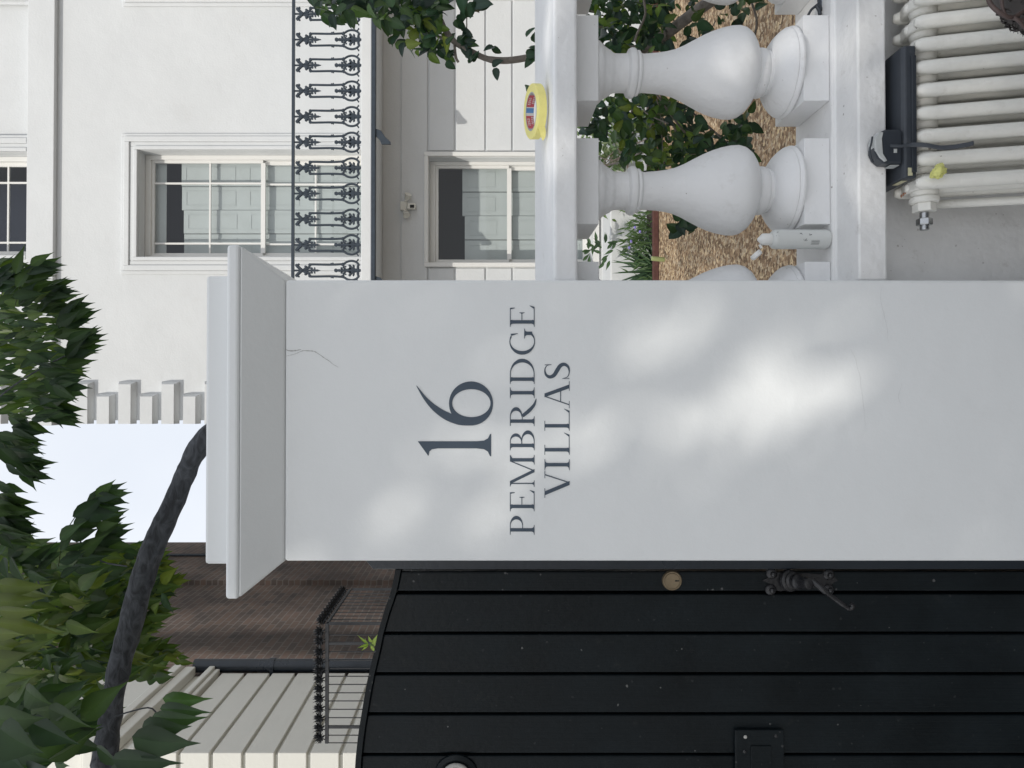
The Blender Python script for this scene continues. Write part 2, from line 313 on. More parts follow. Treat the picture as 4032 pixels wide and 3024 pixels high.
def gravel_mat():
    m = bpy.data.materials.new('golden_gravel'); m.use_nodes = True; n = m.node_tree; L = n.links
    b = n.nodes['Principled BSDF']; b.inputs['Roughness'].default_value = .85
    g = n.nodes.new('ShaderNodeNewGeometry')
    vo = n.nodes.new('ShaderNodeTexVoronoi'); vo.inputs['Scale'].default_value = 50; L.new(g.outputs['Position'], vo.inputs['Vector'])
    sp = n.nodes.new('ShaderNodeSeparateColor'); L.new(vo.outputs['Color'], sp.inputs[0])
    cr = n.nodes.new('ShaderNodeValToRGB'); e = cr.color_ramp.elements
    e[0].color = (.12,.075,.04,1); e[1].color = (.66,.50,.29,1); e[0].position = 0; e[1].position = 1
    for p, c in ((.3,(.24,.155,.088,1)), (.6,(.38,.26,.15,1)), (.85,(.50,.40,.28,1))):
        q = e.new(p); q.color = c
    L.new(sp.outputs[0], cr.inputs[0])
    mr = n.nodes.new('ShaderNodeMapRange'); mr.inputs[1].default_value = 0; mr.inputs[2].default_value = .55; mr.inputs[3].default_value = 1; mr.inputs[4].default_value = 0; L.new(vo.outputs['Distance'], mr.inputs[0])
    L.new(cr.outputs[0], b.inputs['Base Color'])
    bp = n.nodes.new('ShaderNodeBump'); bp.inputs['Strength'].default_value = 1; bp.inputs['Distance'].default_value = .012
    L.new(mr.outputs[0], bp.inputs['Height']); L.new(bp.outputs[0], b.inputs['Normal']); return m
MT['gravel'] = gravel_mat()

# ------------------------------------------------------------------ ground
GZ = -.055
def sheet(name, x0, x1, y0, y1, z, mt):
    o = M().add([(x0,y0,z),(x1,y0,z),(x1,y1,z),(x0,y1,z)], [(0,1,2,3)]).build(name, mt); return tag(o, kind='structure')
sheet('ground', -300, 300, -300, 300, GZ-.02, MT['paving'])
sheet('gravel', -.6, 12, 1.75, 6.5, GZ, MT['gravel'])
M_ = M().box(-30, 30, -4, 1.63, GZ-.012, -.0005); tag(M_.build('pavement', MT['paving'], bev=.01), kind='structure')
sheet('planting_bed', -.6, 12, 6.56, 6.93, GZ+.012, MT['soil'])

# ------------------------------------------------------------------ gate pier
YP = 1.5
xl, xr = X(2210, YP), X(1102, YP)
zp = Z(1122, YP); YS = YP-.06; zsl = Z(943, YS); zst = Z(897, YS)
pier = thing('gate_pier', ((xl+xr)/2, YP+.28, 0), 'wide white painted gate pier lettered with a house number and street name', 'gate pier')
M().box(xl, xr, YP, YP+.57, 0, zp).build('shaft', MT['pier'], pier, bev=.006)
cp = M(); cp.frustum((xl,xr,YP,YP+.57), zp, (xl-.058,xr+.058,YS,YP+.63), zsl)
cp.build('splayed_neck', MT['pier'], pier, bev=.004)
# worn slab, slightly waisted edges
sl = M(); sl.box(xl-.060, xr+.060, YS-.002, YP+.63, zsl+.0005, zst+.003)
sl.build('cap_slab', MT['pier'], pier, bev=.007, seg=3)
YB = YP-.02; M().box(X(2222,YB), X(1086,YB), YB, YP+.59, zst+.0035, Z(809,YB)).build('cap_block', MT['pier'], pier, bev=.006)
def hair(pts, wd, mt, name='hairline_crack', Y=None):
    Y = YP if Y is None else Y; Mb = M(); pth = smooth_path([P(a,b,Y) for a,b in pts], 8)
    pth = [p + Vector((noise.noise(p*60)*.002,0,noise.noise(p*70+Vector((4,4,4)))*.002)) for p in pth]; n = len(pth)
    for i in range(n-1):
        a, b = pth[i], pth[i+1]; t = (b-a).normalized(); q = Vector((-t.z,0,t.x)); w0 = wd*(.35+.65*sin(pi*i/(n-1)))*(.6+.8*random.random()); y = Vector((0,-.0004-.000002*i,0))
        Mb.add([a-q*w0+y, b-q*w0+y, b+q*w0+y, a+q*w0+y], [(0,1,2,3)])
    return Mb.build(name, mt, pier)
crk = mat('crack_grey', (.42,.42,.41), .8); crk2 = mat('faint_crack', (.70,.71,.71), .8)
hair([(1126,1402),(1165,1392),(1205,1380),(1250,1392),(1300,1425),(1330,1448)], .0007, crk)
hair([(1124,1376),(1150,1382),(1185,1378)], .0010, crk)
hair([(3350,1370),(3375,1440),(3395,1560),(3408,1700)], .0006, crk2); hair([(3475,1120),(3468,1180),(3490,1280),(3498,1350)], .0006, crk2); hair([(3550,1510),(3538,1560),(3545,1590)], .0006, crk2)
# lettering --------------------------------------------------------
LT = {'n': 0}
def put(Mb, pts, fn):
    """flat painted stroke, each piece a hair in front of the last so none share a plane"""
    LT['n'] += 1; y = YP - .0006 - .000004*(LT['n'] % 190)
    vs = []
    for p in pts:
        zx, zy = fn(p); q = P(1400+zx*.633, 1150+zy*.633, YP); vs.append((q.x, y, q.z))
    Mb.add(vs, [tuple(range(len(vs)))])
def ribbon(pts, ws, k=7):
    c = smooth_path([(p[0], p[1], 0) for p in pts], k); n = len(c); L_, R_ = [], []
    for i, p in enumerate(c):
        t = c[min(i+1,n-1)] - c[max(i-1,0)]; t.normalize(); nn = Vector((-t.y, t.x, 0)); f = i/k; a = int(min(f, len(ws)-1)); bb = min(a+1, len(ws)-1)
        wd = ws[a] + (ws[bb]-ws[a])*(f-a)
        L_.append(p+nn*wd/2); R_.append(p-nn*wd/2)
    return [[(L_[i].x,L_[i].y),(L_[i+1].x,L_[i+1].y),(R_[i+1].x,R_[i+1].y),(R_[i].x,R_[i].y)] for i in range(n-1)]
def stem(x, t=.14, lo=True, hi=True, sl=.13, sr=.13, y0=0, y1=1):
    pts = []
    if lo: pts += [(x-sl,y0),(x+t+sr,y0),(x+t+sr,y0+.02),(x+t+sr*.35,y0+.035),(x+t+.015,y0+.07),(x+t,y0+.12)]
    else: pts += [(x,y0),(x+t,y0)]
    if hi: pts += [(x+t,y1-.12),(x+t+.015,y1-.07),(x+t+sr*.35,y1-.035),(x+t+sr,y1-.02),(x+t+sr,y1),(x-sl,y1),(x-sl,y1-.02),(x-sl*.35,y1-.035),(x-.015,y1-.07),(x,y1-.12)]
    else: pts += [(x+t,y1),(x,y1)]
    if lo: pts += [(x,y0+.12),(x-.015,y0+.07),(x-sl*.35,y0+.035),(x-sl,y0+.02)]
    return [pts]
def bowl(cx, cy, rx, ry, tx, ty, a0=-90, a1=90, n=18, icx=None):
    out = []; icx = cx if icx is None else icx
    for i in range(n):
        A = radians(a0+(a1-a0)*i/n); B_ = radians(a0+(a1-a0)*(i+1)/n)
        o = lambda a: (cx+rx*cos(a), cy+ry*sin(a)); q = lambda a: (icx+(rx-tx)*cos(a), cy+(ry-ty)*sin(a))
        out.append([o(A), o(B_), q(B_), q(A)])
    return out
def bar(x0, x1, y, h=.03): return [[(x0,y),(x1,y),(x1,y+h),(x0,y+h)]]
def diag(x0, y0, x1, y1, w): return [[(x0,y0),(x0+w,y0),(x1+w,y1),(x1,y1)]]
def serif(xc, y, wd=.14, up=1): return [[(xc-wd,y),(xc+wd,y),(xc+wd,y+.022*up),(xc+.04,y+.07*up),(xc-.04,y+.07*up),(xc-wd,y+.022*up)]]
def G_E(): return stem(.12, sr=.0) + bar(.2,.76,.97) + [[(.70,.97),(.765,.97),(.765,.80),(.745,.80)]] + bar(.2,.56,.50) + [[(.52,.515),(.56,.62),(.575,.62),(.575,.40),(.56,.40)]] + bar(.2,.80,0) + [[(.72,.03),(.845,.20),(.86,.20),(.80,0)]]
def G_P(): return stem(.12, sr=.13, hi=False, y1=.99) + bar(0,.30,.97) + bowl(.38,.735,.38,.265,.145,.035) + bar(.26,.38,.97) + bar(.26,.38,.47)
GLY = {
 'P': G_P, 'E': G_E,
 'I': lambda: stem(.15, sl=.15, sr=.15),
 'L': lambda: stem(.13, sr=.0, hi=False, y1=.99)+bar(0,.40,.975,.025)+bar(.2,.80,0)+[[(.72,.03),(.87,.22),(.885,.22),(.80,0)]],
 'B': lambda: stem(.12, sr=0)+bowl(.36,.76,.32,.24,.13,.03)+bowl(.38,.27,.42,.27,.15,.035)+bar(.26,.36,.97)+bar(.26,.38,.505,.035)+bar(.26,.38,0),
 'R': lambda: stem(.12, hi=False, y1=.99)+bar(0,.30,.97)+bowl(.38,.75,.38,.25,.145,.035)+bar(.26,.38,.97)+bar(.26,.42,.485)+ribbon([(.40,.49),(.62,.22),(.85,.02),(1.10,-.07)],[.13,.15,.11,.02]),
 'D': lambda: stem(.12, sr=0)+bowl(.42,.5,.60,.5,.15,.035)+bar(.26,.42,.965,.035)+bar(.26,.42,0,.035),
 'M': lambda: stem(.12, t=.045, sl=.12, sr=.10, hi=False)+[[(.0,1),(.25,1),(.165,.93),(.12,.93)]]+diag(.60,.0,.12,.98,.13)[0:1]+diag(.63,.0,1.03,.98,.045)+stem(1.03, t=.14, sl=.12, sr=.13, hi=False)+[[(1.03,.9),(1.17,.9),(1.30,.98),(1.30,1),(1.03,1)]],
 'G': lambda: bowl(.54,.5,.54,.52,.15,.035, 62, 318, 34)+[[(.77,.94),(.85,.98),(.87,.68),(.85,.68)]]+stem(.80, t=.14, sl=.14, sr=.12, lo=False, y0=.10, y1=.42),
 'V': lambda: diag(.47,0,.06,.99,.16)+diag(.54,0,.86,.99,.045)+bar(-.04,.34,.975,.025)+bar(.74,1.04,.975,.025),
 'A': lambda: diag(.10,.01,.44,1,.045)+diag(.78,.01,.42,1,.15)+bar(.22,.72,.34,.035)+bar(-.02,.27,0,.025)+bar(.68,1.06,0,.025),
 'S': lambda: ribbon([(.60,.74),(.56,.90),(.40,.985),(.20,.94),(.11,.79),(.18,.62),(.38,.49),(.56,.36),(.61,.20),(.50,.05),(.30,.015),(.12,.08),(.045,.27)],
                      [.02,.03,.04,.09,.13,.15,.16,.15,.13,.09,.04,.03,.02])+[[(.58,.99),(.605,.99),(.61,.72),(.59,.72)],[(.035,.01),(.06,.01),(.055,.29),(.035,.29)]],
}
def word(name, text, ys, base, H):
    Mb = M()
    for ch, y0 in zip(text, ys):
        for poly in GLY[ch](): put(Mb, poly, lambda p: (base - p[1]*H, y0 - p[0]*H))
    return Mb.build(name, MT['letter'], pier)
word('street_lettering', 'PEMBRIDGE', [1508,1362,1212,983,832,660,571,390,215], 1113, 153)
word('street_lettering', 'VILLAS', [1273,1108,1012,863,720,545], 1331, 156)
Mb = M(); f1 = lambda p: (843-p[1], 1022-p[0])
put(Mb, [(0,0),(140,0),(138,7),(112,20),(98,45),(94,90),(94,455),(90,453),(4,391),(8,388),(30,384),(44,368),(50,330),(50,90),(45,45),(30,20),(2,7)], f1)
Mb.build('house_number', MT['letter'], pier)
Mb = M(); f2 = lambda p: (849-p[1], 830-p[0])
for i in range(48):
    A = 2*pi*i/48; B_ = 2*pi*(i+1)/48
    o_ = lambda a: (137+137*cos(a), 131+137*sin(a)); q_ = lambda a: (139+87*cos(a+.0)+8*sin(a)*0, 129+119*sin(a))
    put(Mb, [o_(A), o_(B_), q_(B_), q_(A)], f2)
for q in ribbon([(24,120),(30,200),(58,280),(105,352),(165,412),(248,470)], [48,54,50,38,22,2]): put(Mb, q, f2)
Mb.build('house_number', MT['letter'], pier)

# ------------------------------------------------------------------ balustrade
bal = thing('balustrade', (1.6, 1.70, 0), 'white painted balustrade with bulbous balusters running right from the lettered pier', 'balustrade')
xb0 = xr + .002; xb1 = 3.4; YC = 1.54
zf = Z(2180, YC); zb = Z(2276, YC)
M().prism([(YC,zb),(YC,zf),(YC+.38,zf+.012),(YC+.38,zb)], xb0, xb1, 'x').build('coping', MT['balus'], bal, bev=.007, seg=3)
def zr(v): return Z(v, 1.70)
bc = 1.70
zt0 = Z(2359, 1.62)
R_ = lambda z: z*.693*1.70/2912
def zz(x): return zr(2000+.693*x)
prof = [(R_(178), zt0), (R_(178), zt0-.004), (R_(172), zt0-.010), (R_(155), zt0-.018), (R_(150), zt0-.019), (R_(136), zt0-.027), (R_(126), zt0-.034), (R_(124), zt0-.037), (R_(112), zt0-.042), (R_(106), zt0-.048)]
for x, r in ((640,105),(672,106),(678,118),(684,130),(700,137),(716,135),(724,126),(728,120),(736,124),(744,121),(752,108),(770,104),(850,110),(900,117),(950,129),(1000,150),(1050,176),(1100,201),(1150,222),(1200,238),(1250,248),(1290,250),(1320,242),(1350,221),(1372,192),(1388,162),(1394,148),(1398,132),(1403,129),(1412,133),(1430,136),(1448,133),(1456,127),(1459,122),(1468,124),(1475,122),(1479,120)):
    prof.append((R_(r), zz(x)))
zd = zz(1479); zbt = Z(3171.5, 1.62); zbb = Z(3274, 1.62)
for t, r in ((.0,136),(.10,165),(.28,198),(.48,224),(.66,240),(.70,241),(.71,236),(.76,243),(.86,247),(.95,243),(1,232)):
    prof.append((R_(r), zd + (zbt-zd)*t))
prof = prof[::-1]
def baluster(xc, dz=0):
    b = M(); hb = 341*1.62/2912/2
    b.lathe(prof, (xc, bc, 0), n=56, cap=False)
    b.box(xc-hb, xc+hb, 1.62, 1.78, zbb+.0005, zbt)
    b.box(xc-hb*1.0, xc+hb*1.0, 1.62, 1.78, zt0, zb-.0005)
    return b.build('baluster', MT['balus'], bal, bev=.003, smooth=True, auto=32)
xs_b = [X(iy, 1.70) for iy in (1212, 752, 285)]
b0 = baluster(xs_b[1]); pit = .5*(xs_b[2]-xs_b[0])
copy_part(b0, (-pit,0,0)); copy_part(b0, (pit,0,0)); copy_part(b0, (2*pit,0,0)); copy_part(b0, (3*pit,0,0))
# plinth: riser, weathered ledge, moulded front, wall
zq = zbb; zl = Z(3298, 1.612); yfr = 1.516; zfr = Z(3385, yfr); zfb = Z(3497, yfr)
M().prism([(1.612,zl),(1.612,zq),(1.80,zq),(1.80,0),(1.625,0),(1.625,zfb),(yfr,zfb),(yfr,zfr)], xb0, xb1, 'x').build('plinth', MT['plinth'], bal, bev=.004)

# ------------------------------------------------------------------ gate
YG = 1.60
gate = thing('garden_gate', (X(3061,YG), YG, 0), 'black boarded arched garden gate with ring, letter plate and lever handle', 'gate')
gpts = [(784,1566),(760,1562),(690,1547),(620,1522),(544,1500),(460,1483),(389,1466),(310,1450),(229,1437),(150,1424),(50,1413),(-37,1408)]
def arch(u):
    if u < -37: u = -74-u
    for i in range(len(gpts)-1):
        a, b = gpts[i], gpts[i+1]
        if b[0] <= u <= a[0]: return a[1]+(b[1]-a[1])*(a[0]-u)/(a[0]-b[0])
    return 1566
edges = [784,689,530,370,212,52,-110,-270,-430,-590,-763,-858]
def gx(u): return X(3024-u, YG)
def gz(v): return Z(v, YG)
for i in range(len(edges)-1):
    a, b = edges[i], edges[i+1]; g = 5 if i else 9
    us = [a-g + (b+g-a+g)*k/6 for k in range(7)]; 
    top = [(gx(u), gz(arch(u)+14)) for u in us]
    bd = M().prism([(top[0][0], .06)] + top + [(top[-1][0], .06)], YG+(.0 if i else -.004), YG+.03)
    bd.build('board', MT['black'], gate, bev=.004)
us = [784 - (784+858)*k/40 for k in range(41)]
rim = M(); 
path = [(gx(u), YG+.012, gz(arch(u)+4)) for u in us]
for i in range(40):
    (x0,_,z0),(x1,_,z1) = path[i], path[i+1]
    rim.add([(x0,YG-.008,z0-.006),(x1,YG-.008,z1-.006),(x1,YG-.008,z1+.006),(x0,YG-.008,z0+.006),(x0,YG+.04,z0-.006),(x1,YG+.04,z1-.006),(x1,YG+.04,z1+.006),(x0,YG+.04,z0+.006)],
            [(0,1,2,3),(7,6,5,4),(3,2,6,7),(0,4,5,1)])
rim.build('top_rail', MT['black'], gate)
M().prism([(gx(783),.08)]+[(gx(u), gz(arch(u)+16)) for u in us[1:-1]]+[(gx(-856),.08)], YG+.031, YG+.045).build('backing', MT['black'], gate)
lk = P(2646, 2286, YG-.006)
l_ = M().lathe([(.0215,0),(.0215,.004),(.0195,.0075),(.0172,.0075),(.0172,.0055)], lk+Vector((0,.004,0)), (0,-1,0), 40).build('lock_cylinder', MT['brass'], gate, smooth=True, auto=35)
W['lk'] = lk
M().lathe([(.0165,0),(.0163,.0025),(.0158,.003)], lk+Vector((0,-.0016,0)), (0,-1,0), 36).build('plug', MT['brass'], l_, smooth=True, auto=35)
kw = M(); 
for k, r in ((0,.0022),(1,.0015),(2,.0017),(3,.001)): kw.ball(lk+Vector((.0005,-.0045,-.0075-.0022*k)), r, 8, (1,.3,1.2))
kw.build('keyhole', MT['slot'], l_)
# handle: openwork plate, rose, lever
hd = M()
def G(ix, iy, d=0): return P(ix, iy, YG-.006-d) 
pl = [(3000,2286),(3040,2268),(3052,2252),(3075,2256),(3110,2262),(3170,2256),(3230,2262),(3250,2250),(3275,2262),(3300,2284),(3275,2300),(3262,2325),(3235,2322),(3180,2312),(3120,2316),(3075,2328),(3045,2322),(3038,2300)]
pp = [G(*p) for p in pl]; plate = M().prism([(p.x,p.z) for p in pp][::-1], YG-.0065, YG-.003)
for c in ((3038,2258),(3034,2321),(3262,2262),(3262,2321)):
    q = G(*c); plate.ball(q, .0125, 14, (1,.55,1)); plate.ball(q+Vector((0,-.008,0)), .006, 8)
plate.build('handle_plate', MT['handle'], gate, smooth=True, auto=40)
q = G(3108,2285); lev = M()
lev.lathe([(.024,0),(.023,.005),(.018,.008),(.019,.013),(.0145,.016),(.0135,.024),(.016,.028),(.013,.033),(.0115,.046),(.013,.05),(.0115,.06),(.005,.064)], q, (.12,-1,-.32), 28)
a_ = q+Vector((.008,-.058,-.02))
lev.tube(smooth_path([a_+Vector((.004,.01,-.006)), a_+Vector((-.012,-.004,-.024)), a_+Vector((-.030,0,-.048)), a_+Vector((-.046,0,-.070)), a_+Vector((-.052,0,-.080)), a_+Vector((-.047,-.002,-.086)), a_+Vector((-.040,-.004,-.082))]), [.0065]*8+[.0052]*10+[.0045]*19, 10)
lev.build('lever', MT['handle'], gate, smooth=True, auto=40)
# letter plate
a, b = P(2893,2873,YG-.009), P(3089,3175,YG-.009)
lp = M().box(b.x, a.x, YG-.011, YG-.0045, b.z, a.z).build('letter_plate', MT['black'], gate, bev=.0025)
a2, b2 = P(2955,2934,YG-.009), P(3035,3120,YG-.009)
M().box(b2.x, a2.x, YG-.0135, YG-.0115, b2.z, a2.z).build('flap', MT['black'], lp, bev=.001)
for (ix, iy) in ((2935,2902),(3056,2898),(2932,2960)): M().ball(P(ix,iy,YG-.0115), .004, 8, (1,.4,1)).build('screw', MT['ringm'] if iy == 2902 else MT['handle'], lp)
rg = P(1796, 3061, YG-.006); ring = M()
ring.tube([rg+Vector((cos(t*pi/24)*.0285, -.006, sin(t*pi/24)*.0285)) for t in range(49)], .0048, 10, cap=False)
ring.build('ring', MT['ringm'], gate, smooth=True)
M().lathe([(.048,0),(.047,.004),(.038,.007),(.036,.003)], rg+Vector((0,.004,0)), (0,-1,0), 40).build('ring_plate', MT['black'], gate, smooth=True, auto=30)
xg0, xg1 = X(2237, YG), xl + .03
gp = M().prism([(xg0,0),(xg1,0),(xg1,Z(1432,YG)),(X(2203,YG),Z(1444,YG)),(xg0,Z(1473,YG))], YG-.012, YG+.08).build('gate_post', MT['post'], bev=.003)
tag(gp, 'narrow blue black post with chamfered top fixed between white pier and black gate', 'post')

# ------------------------------------------------------------------ tape roll on the coping
ct = P(2112, 440, 1.665)
tr = thing('tape_roll', ct, 'yellow roll of masking tape lying tilted on the balustrade coping', 'tape')
ro, ri, hh = .0595, .042, .0185
rotm = Matrix.Rotation(radians(-4.0),3,'Y') @ Matrix.Rotation(radians(13),3,'X')
ztop = zf + .012*(1.665-YC)/.38
def tz(p): 
    q = rotm @ Vector(p); return Vector((ct.x+q.x, 1.665+q.y, ztop+.0255+q.z))
Mb = M()
prof_t = [(ri,-hh/2),(ro-.001,-hh/2),(ro,-hh/2+.001),(ro,hh/2-.001),(ro-.001,hh/2),(ro-.006,hh/2-.0006),(ri+.004,hh/2),(ri,hh/2),(ri,-hh/2)]
Mb.lathe(prof_t, n=72, cap=False)
# loose tail end
for (a0, a1) in ((0,1),): 
    tl = [(-ro*.80, -ro*.60), (-ro*.98,-ro*.60), (-ro*1.14,-ro*.50), (-ro*1.24,-ro*.42)]
    for i in range(3):
        z1 = hh/2-.001-.004*i; z2 = hh/2-.001-.004*(i+1); w2 = [-hh/2, -hh/2-.001, -hh/2-.001, hh/2-.016]
        Mb.add([(*tl[i],w2[i]),(*tl[i+1],w2[i+1]),(*tl[i+1],z2),(*tl[i],z1)], [(0,1,2,3)])
Mb.xf(tz).build('tape_winding', MT['tapey'], tr, smooth=True, auto=40)
core = M().lathe([(ri-.0004,-hh/2-.0002),(ri-.0004,hh/2+.0002),(ri-.0026,hh/2+.0002),(ri-.0026,-hh/2-.0002),(ri-.0004,-hh/2-.0002)], n=72, cap=False).xf(tz).build('core', MT['card'], tr, smooth=True, auto=40)
def arcband(a0, a1, r, z0, z1):
    n = 14; vs = []
    for i in range(n+1):
        a = radians(a0+(a1-a0)*i/n); vs += [(r*cos(a), r*sin(a), z0), (r*cos(a), r*sin(a), z1)]
    return vs, [(2*i,2*i+1,2*i+3,2*i+2) for i in range(n)]
rl = ri-.0029
def lab(name, a0, a1, mt): M().add(*arcband(a0,a1,rl,-hh/2+.0005,hh/2-.0006)).xf(tz).build(name, mt, core)
lab('label_patch', 6, 54, MT['core_red']); lab('label_patch', 54, 57, MT['core_white']); lab('label_patch', 57, 73, MT['core_blue'])
lab('label_patch', 73, 82, MT['core_white']); lab('label_patch', 82, 136, MT['core_red'])
def text_mesh(txt):
    cu = bpy.data.curves.new('t', 'FONT'); cu.body = txt; cu.size = 1; cu.resolution_u = 3; cu.shear = .25
    ob = bpy.data.objects.new('t', cu); COL.objects.link(ob); dg = bpy.context.evaluated_depsgraph_get()
    me = bpy.data.meshes.new_from_object(ob.evaluated_get(dg)); vs = [v.co.copy() for v in me.vertices]; fs = [tuple(p.vertices) for p in me.polygons]
    bpy.data.objects.remove(ob); bpy.data.meshes.remove(me); return vs, fs
tv, tf = text_mesh('tesa')
wd = max(v.x for v in tv)
def wrap(a_c, zc, size):
    Mb = M(); vs = []
    for v in tv:
        a = radians(a_c) - (v.x - wd/2)*size/rl; vs.append(((rl-.0003)*cos(a), (rl-.0003)*sin(a), zc + v.y*size))
    Mb.add(vs, tf).xf(tz).build('label_lettering', MT['core_white'], core)
wrap(106, .0008, .0125); wrap(34, .0008, .0125); wrap(100, -.0085, .0125); wrap(30, -.0085, .0125)

# ------------------------------------------------------------------ bottle, glasses on the plinth
bt = thing('plastic_bottle', P(3272, 933, 1.60), 'translucent grey plastic bottle with open white flip cap beside a baluster foot', 'bottle')
cb_ = P(3272, 933, 1.605); rb = 78*1.605/2912/2; h0 = zq-.004; hb_ = Z(3063, 1.605)
M().lathe([(rb*.9,h0+.006),(rb,h0+.012),(rb,hb_-.006),(rb*.95,hb_-.001),(rb*.80,hb_+.003),(rb*.58,hb_+.004)], (cb_.x,1.63,0), n=40).build('body', MT['bottle'], bt, smooth=True, auto=40)
cap_ = M().lathe([(rb*.58,hb_+.004),(rb*.6,hb_+.005),(rb*.6,hb_+.022),(rb*.55,hb_+.0245),(rb*.3,hb_+.0295),(rb*.15,hb_+.033)], (cb_.x,1.63,0), n=32).build('cap', MT['cap'], bt, smooth=True, auto=40)
hx = cb_.x - rb*.64
ld = M().lathe([(rb*.55,0),(rb*.6,.002),(rb*.6,.009),(rb*.5,.011)], (hx-.017,1.63,hb_+.040), (-.75,-.15,-.62), n=28); ld.obox((hx-.002,1.63,hb_+.027),(.004,0,.002),(0,.004,0),(0,0,.0012))
ld.build('lid', MT['cap'], cap_, smooth=True, auto=35)
bk = M()
def onb(ang, z, r=rb+.0003): return (cb_.x + r*sin(ang), 1.63 - r*cos(ang), z)
zb0 = Z(3195,1.605)
for k in range(9):
    a0 = -.75 + k*.055; w_ = random.choice((.012,.02,.03)); bk.add([onb(a0,zb0-.022),onb(a0+w_,zb0-.022),onb(a0+w_,zb0-.004),onb(a0,zb0-.004)], [(0,1,2,3)])
for (ix, a0, n_) in ((3165,.35,7),(3200,.28,5),(3180,-.3,8),(3075,.5,4),(3072,.05,2)):
    for k in range(n_):
        z = Z(ix+random.uniform(-8,8),1.605); a = a0+random.uniform(-.10,.10); s = random.uniform(.0012,.0028)
        bk.add([onb(a,z),onb(a+s*30,z+s*.3),onb(a+s*22,z+s),onb(a-s*8,z+s*.7)], [(0,1,2,3)])
bk.build('printed_marks', MT['ink'], bt)
gl = thing('sunglasses', P(3270, 10, 1.66), 'dark framed sunglasses lying on the plinth behind a baluster foot', 'sunglasses')
Mb = M(); yg = 1.655
def S3(ix, iy, dy=0): return P(ix, iy, yg+dy)
Mb.tube(smooth_path([S3(3182,60),S3(3195,38),S3(3214,22),S3(3226,8),S3(3222,-12),S3(3228,-60)]), .0028, 8)
Mb.tube(smooth_path([S3(3213,20),S3(3225,40),S3(3228,58)]), .0042, 8)
lw = smooth_path([S3(3228,-40),S3(3222,5),S3(3236,36),S3(3248,46),S3(3262,36),S3(3282,12),S3(3290,-20),S3(3284,-60),S3(3250,-75),S3(3228,-40)])
Mb.tube(lw, .0026, 8, cap=False)
fr_ = Mb.build('frame', MT['plastic2'], gl, smooth=True)
cen = S3(3256,-10); Mb = M(); n = len(lw)-1
Mb.add([cen]+lw[:-1], [(0,i+1,(i+1) % n+1) for i in range(n)]); Mb.build('lens', MT['lens'], gl)
Mb = M().tube(smooth_path([S3(3186,-60),S3(3200,-100),S3(3225,-120),S3(3235,-90),S3(3228,-60)]), .0026, 8); Mb.build('nose_bridge', MT['plastic2'], gl, smooth=True)

# ------------------------------------------------------------------ radiator leaning on the plinth
lean = radians(14); y0r = 1.492; ztr = Z(3592, y0r)
rad = thing('radiator', (1.3, 1.3, 0), 'old white cast iron column radiator leaning against the balustrade plinth', 'radiator')
def rl_(p):   # local (x, depth back, down from top) -> world
    x, d, h = p; return Vector((x, y0r + d*cos(lean) - h*sin(lean), ztr - h*cos(lean) - d*sin(lean)*.0))
HR = ztr/cos(lean) - .015
pr = .0466; x0s = X(722, y0r)
def section(x):
    Mb = M(); r = .0142
    for d in (0, .04, .08):
        top = .020
        Mb.tube([rl_((x,d,top-.012)), rl_((x,d,top)), rl_((x,d,top+.03)), rl_((x,d,HR-top)), rl_((x,d,HR-top+.01))], [r*.55, r*.92, r, r, r*.6], 16)
    # hollow header bosses, top and bottom
    for hc in (.045, HR-.045):
        Mb.lathe([(.017,-.0233),(.0235,-.022),(.026,-.015),(.0275,-.004),(.028,.004),(.026,.015),(.0235,.022),(.017,.0233)], rl_((x,.04,hc)), (1,0,0), 24)
        pts = []
        for t in range(13):
            a = pi*t/12; pts.append((.04+.052*cos(a), hc - (.034*sin(a))*(1 if hc < .2 else -1)))
        vs = [rl_((x+sx*.0115, d, h)) for sx in (-1,1) for d, h in pts]; n_ = 13
        Mb.add(vs, [tuple(range(n_-1,-1,-1)), tuple(range(n_,2*n_))]+[(i,i+1,i+1+n_,i+n_) for i in range(n_-1)]+[(n_-1,0,n_,2*n_-1)])
    return Mb.build('column_section', MT['rad'], rad, smooth=True, bev=.003, auto=50)
s0 = section(x0s)
for k in range(1, 17): copy_part(s0, (pr*k,0,0))
nl = rl_((x0s,.04,.045))
M().lathe([(.0265,-.022),(.028,-.024),(.028,-.031),(.0255,-.034),(.021,-.035)], nl, (1,0,0), 32).build('end_flange', MT['rad'], rad, smooth=True, auto=35)
M().lathe([(.0215,-.052),(.0225,-.050),(.0225,-.0355),(.019,-.034)], nl, (1,0,0), 6).build('hex_bushing', MT['rad'], rad, bev=.001)
vv = thing('x', (0,0,0), 'x', 'x'); bpy.data.objects.remove(vv)
Mb = M().lathe([(.0085,-.078),(.009,-.088),(.0078,-.089)][::-1]+[(.0085,-.078)], nl, (1,0,0), 20); Mb.lathe([(.0088,-.066),(.0088,-.052)][::-1], nl, (1,0,0), 20); Mb.lathe([(.0145,-.079),(.0155,-.077),(.0155,-.067),(.0145,-.065)], nl, (1,0,0), 6)
Mb.build('chrome_tail', MT['chrome'], rad, smooth=False, bev=.0008)
ru = M()
for k in range(7): ru.ball(rl_((x0s-.012+.004*k*.5, .055-.006*k, .010+.001*k)), .0032, 6, (1.2,1,.5))
ru.build('rust_spots', MT['rust'], rad)
for q_ in (rl_((x0s+.08,0,0)),): pass
# tall back air pipe glimpsed behind the end column
M().tube([rl_((x0s-.030,.074,.05)), rl_((x0s-.030,.080,HR-.06))], .009, 12).build('return_pipe', MT['rad'], rad, smooth=True)

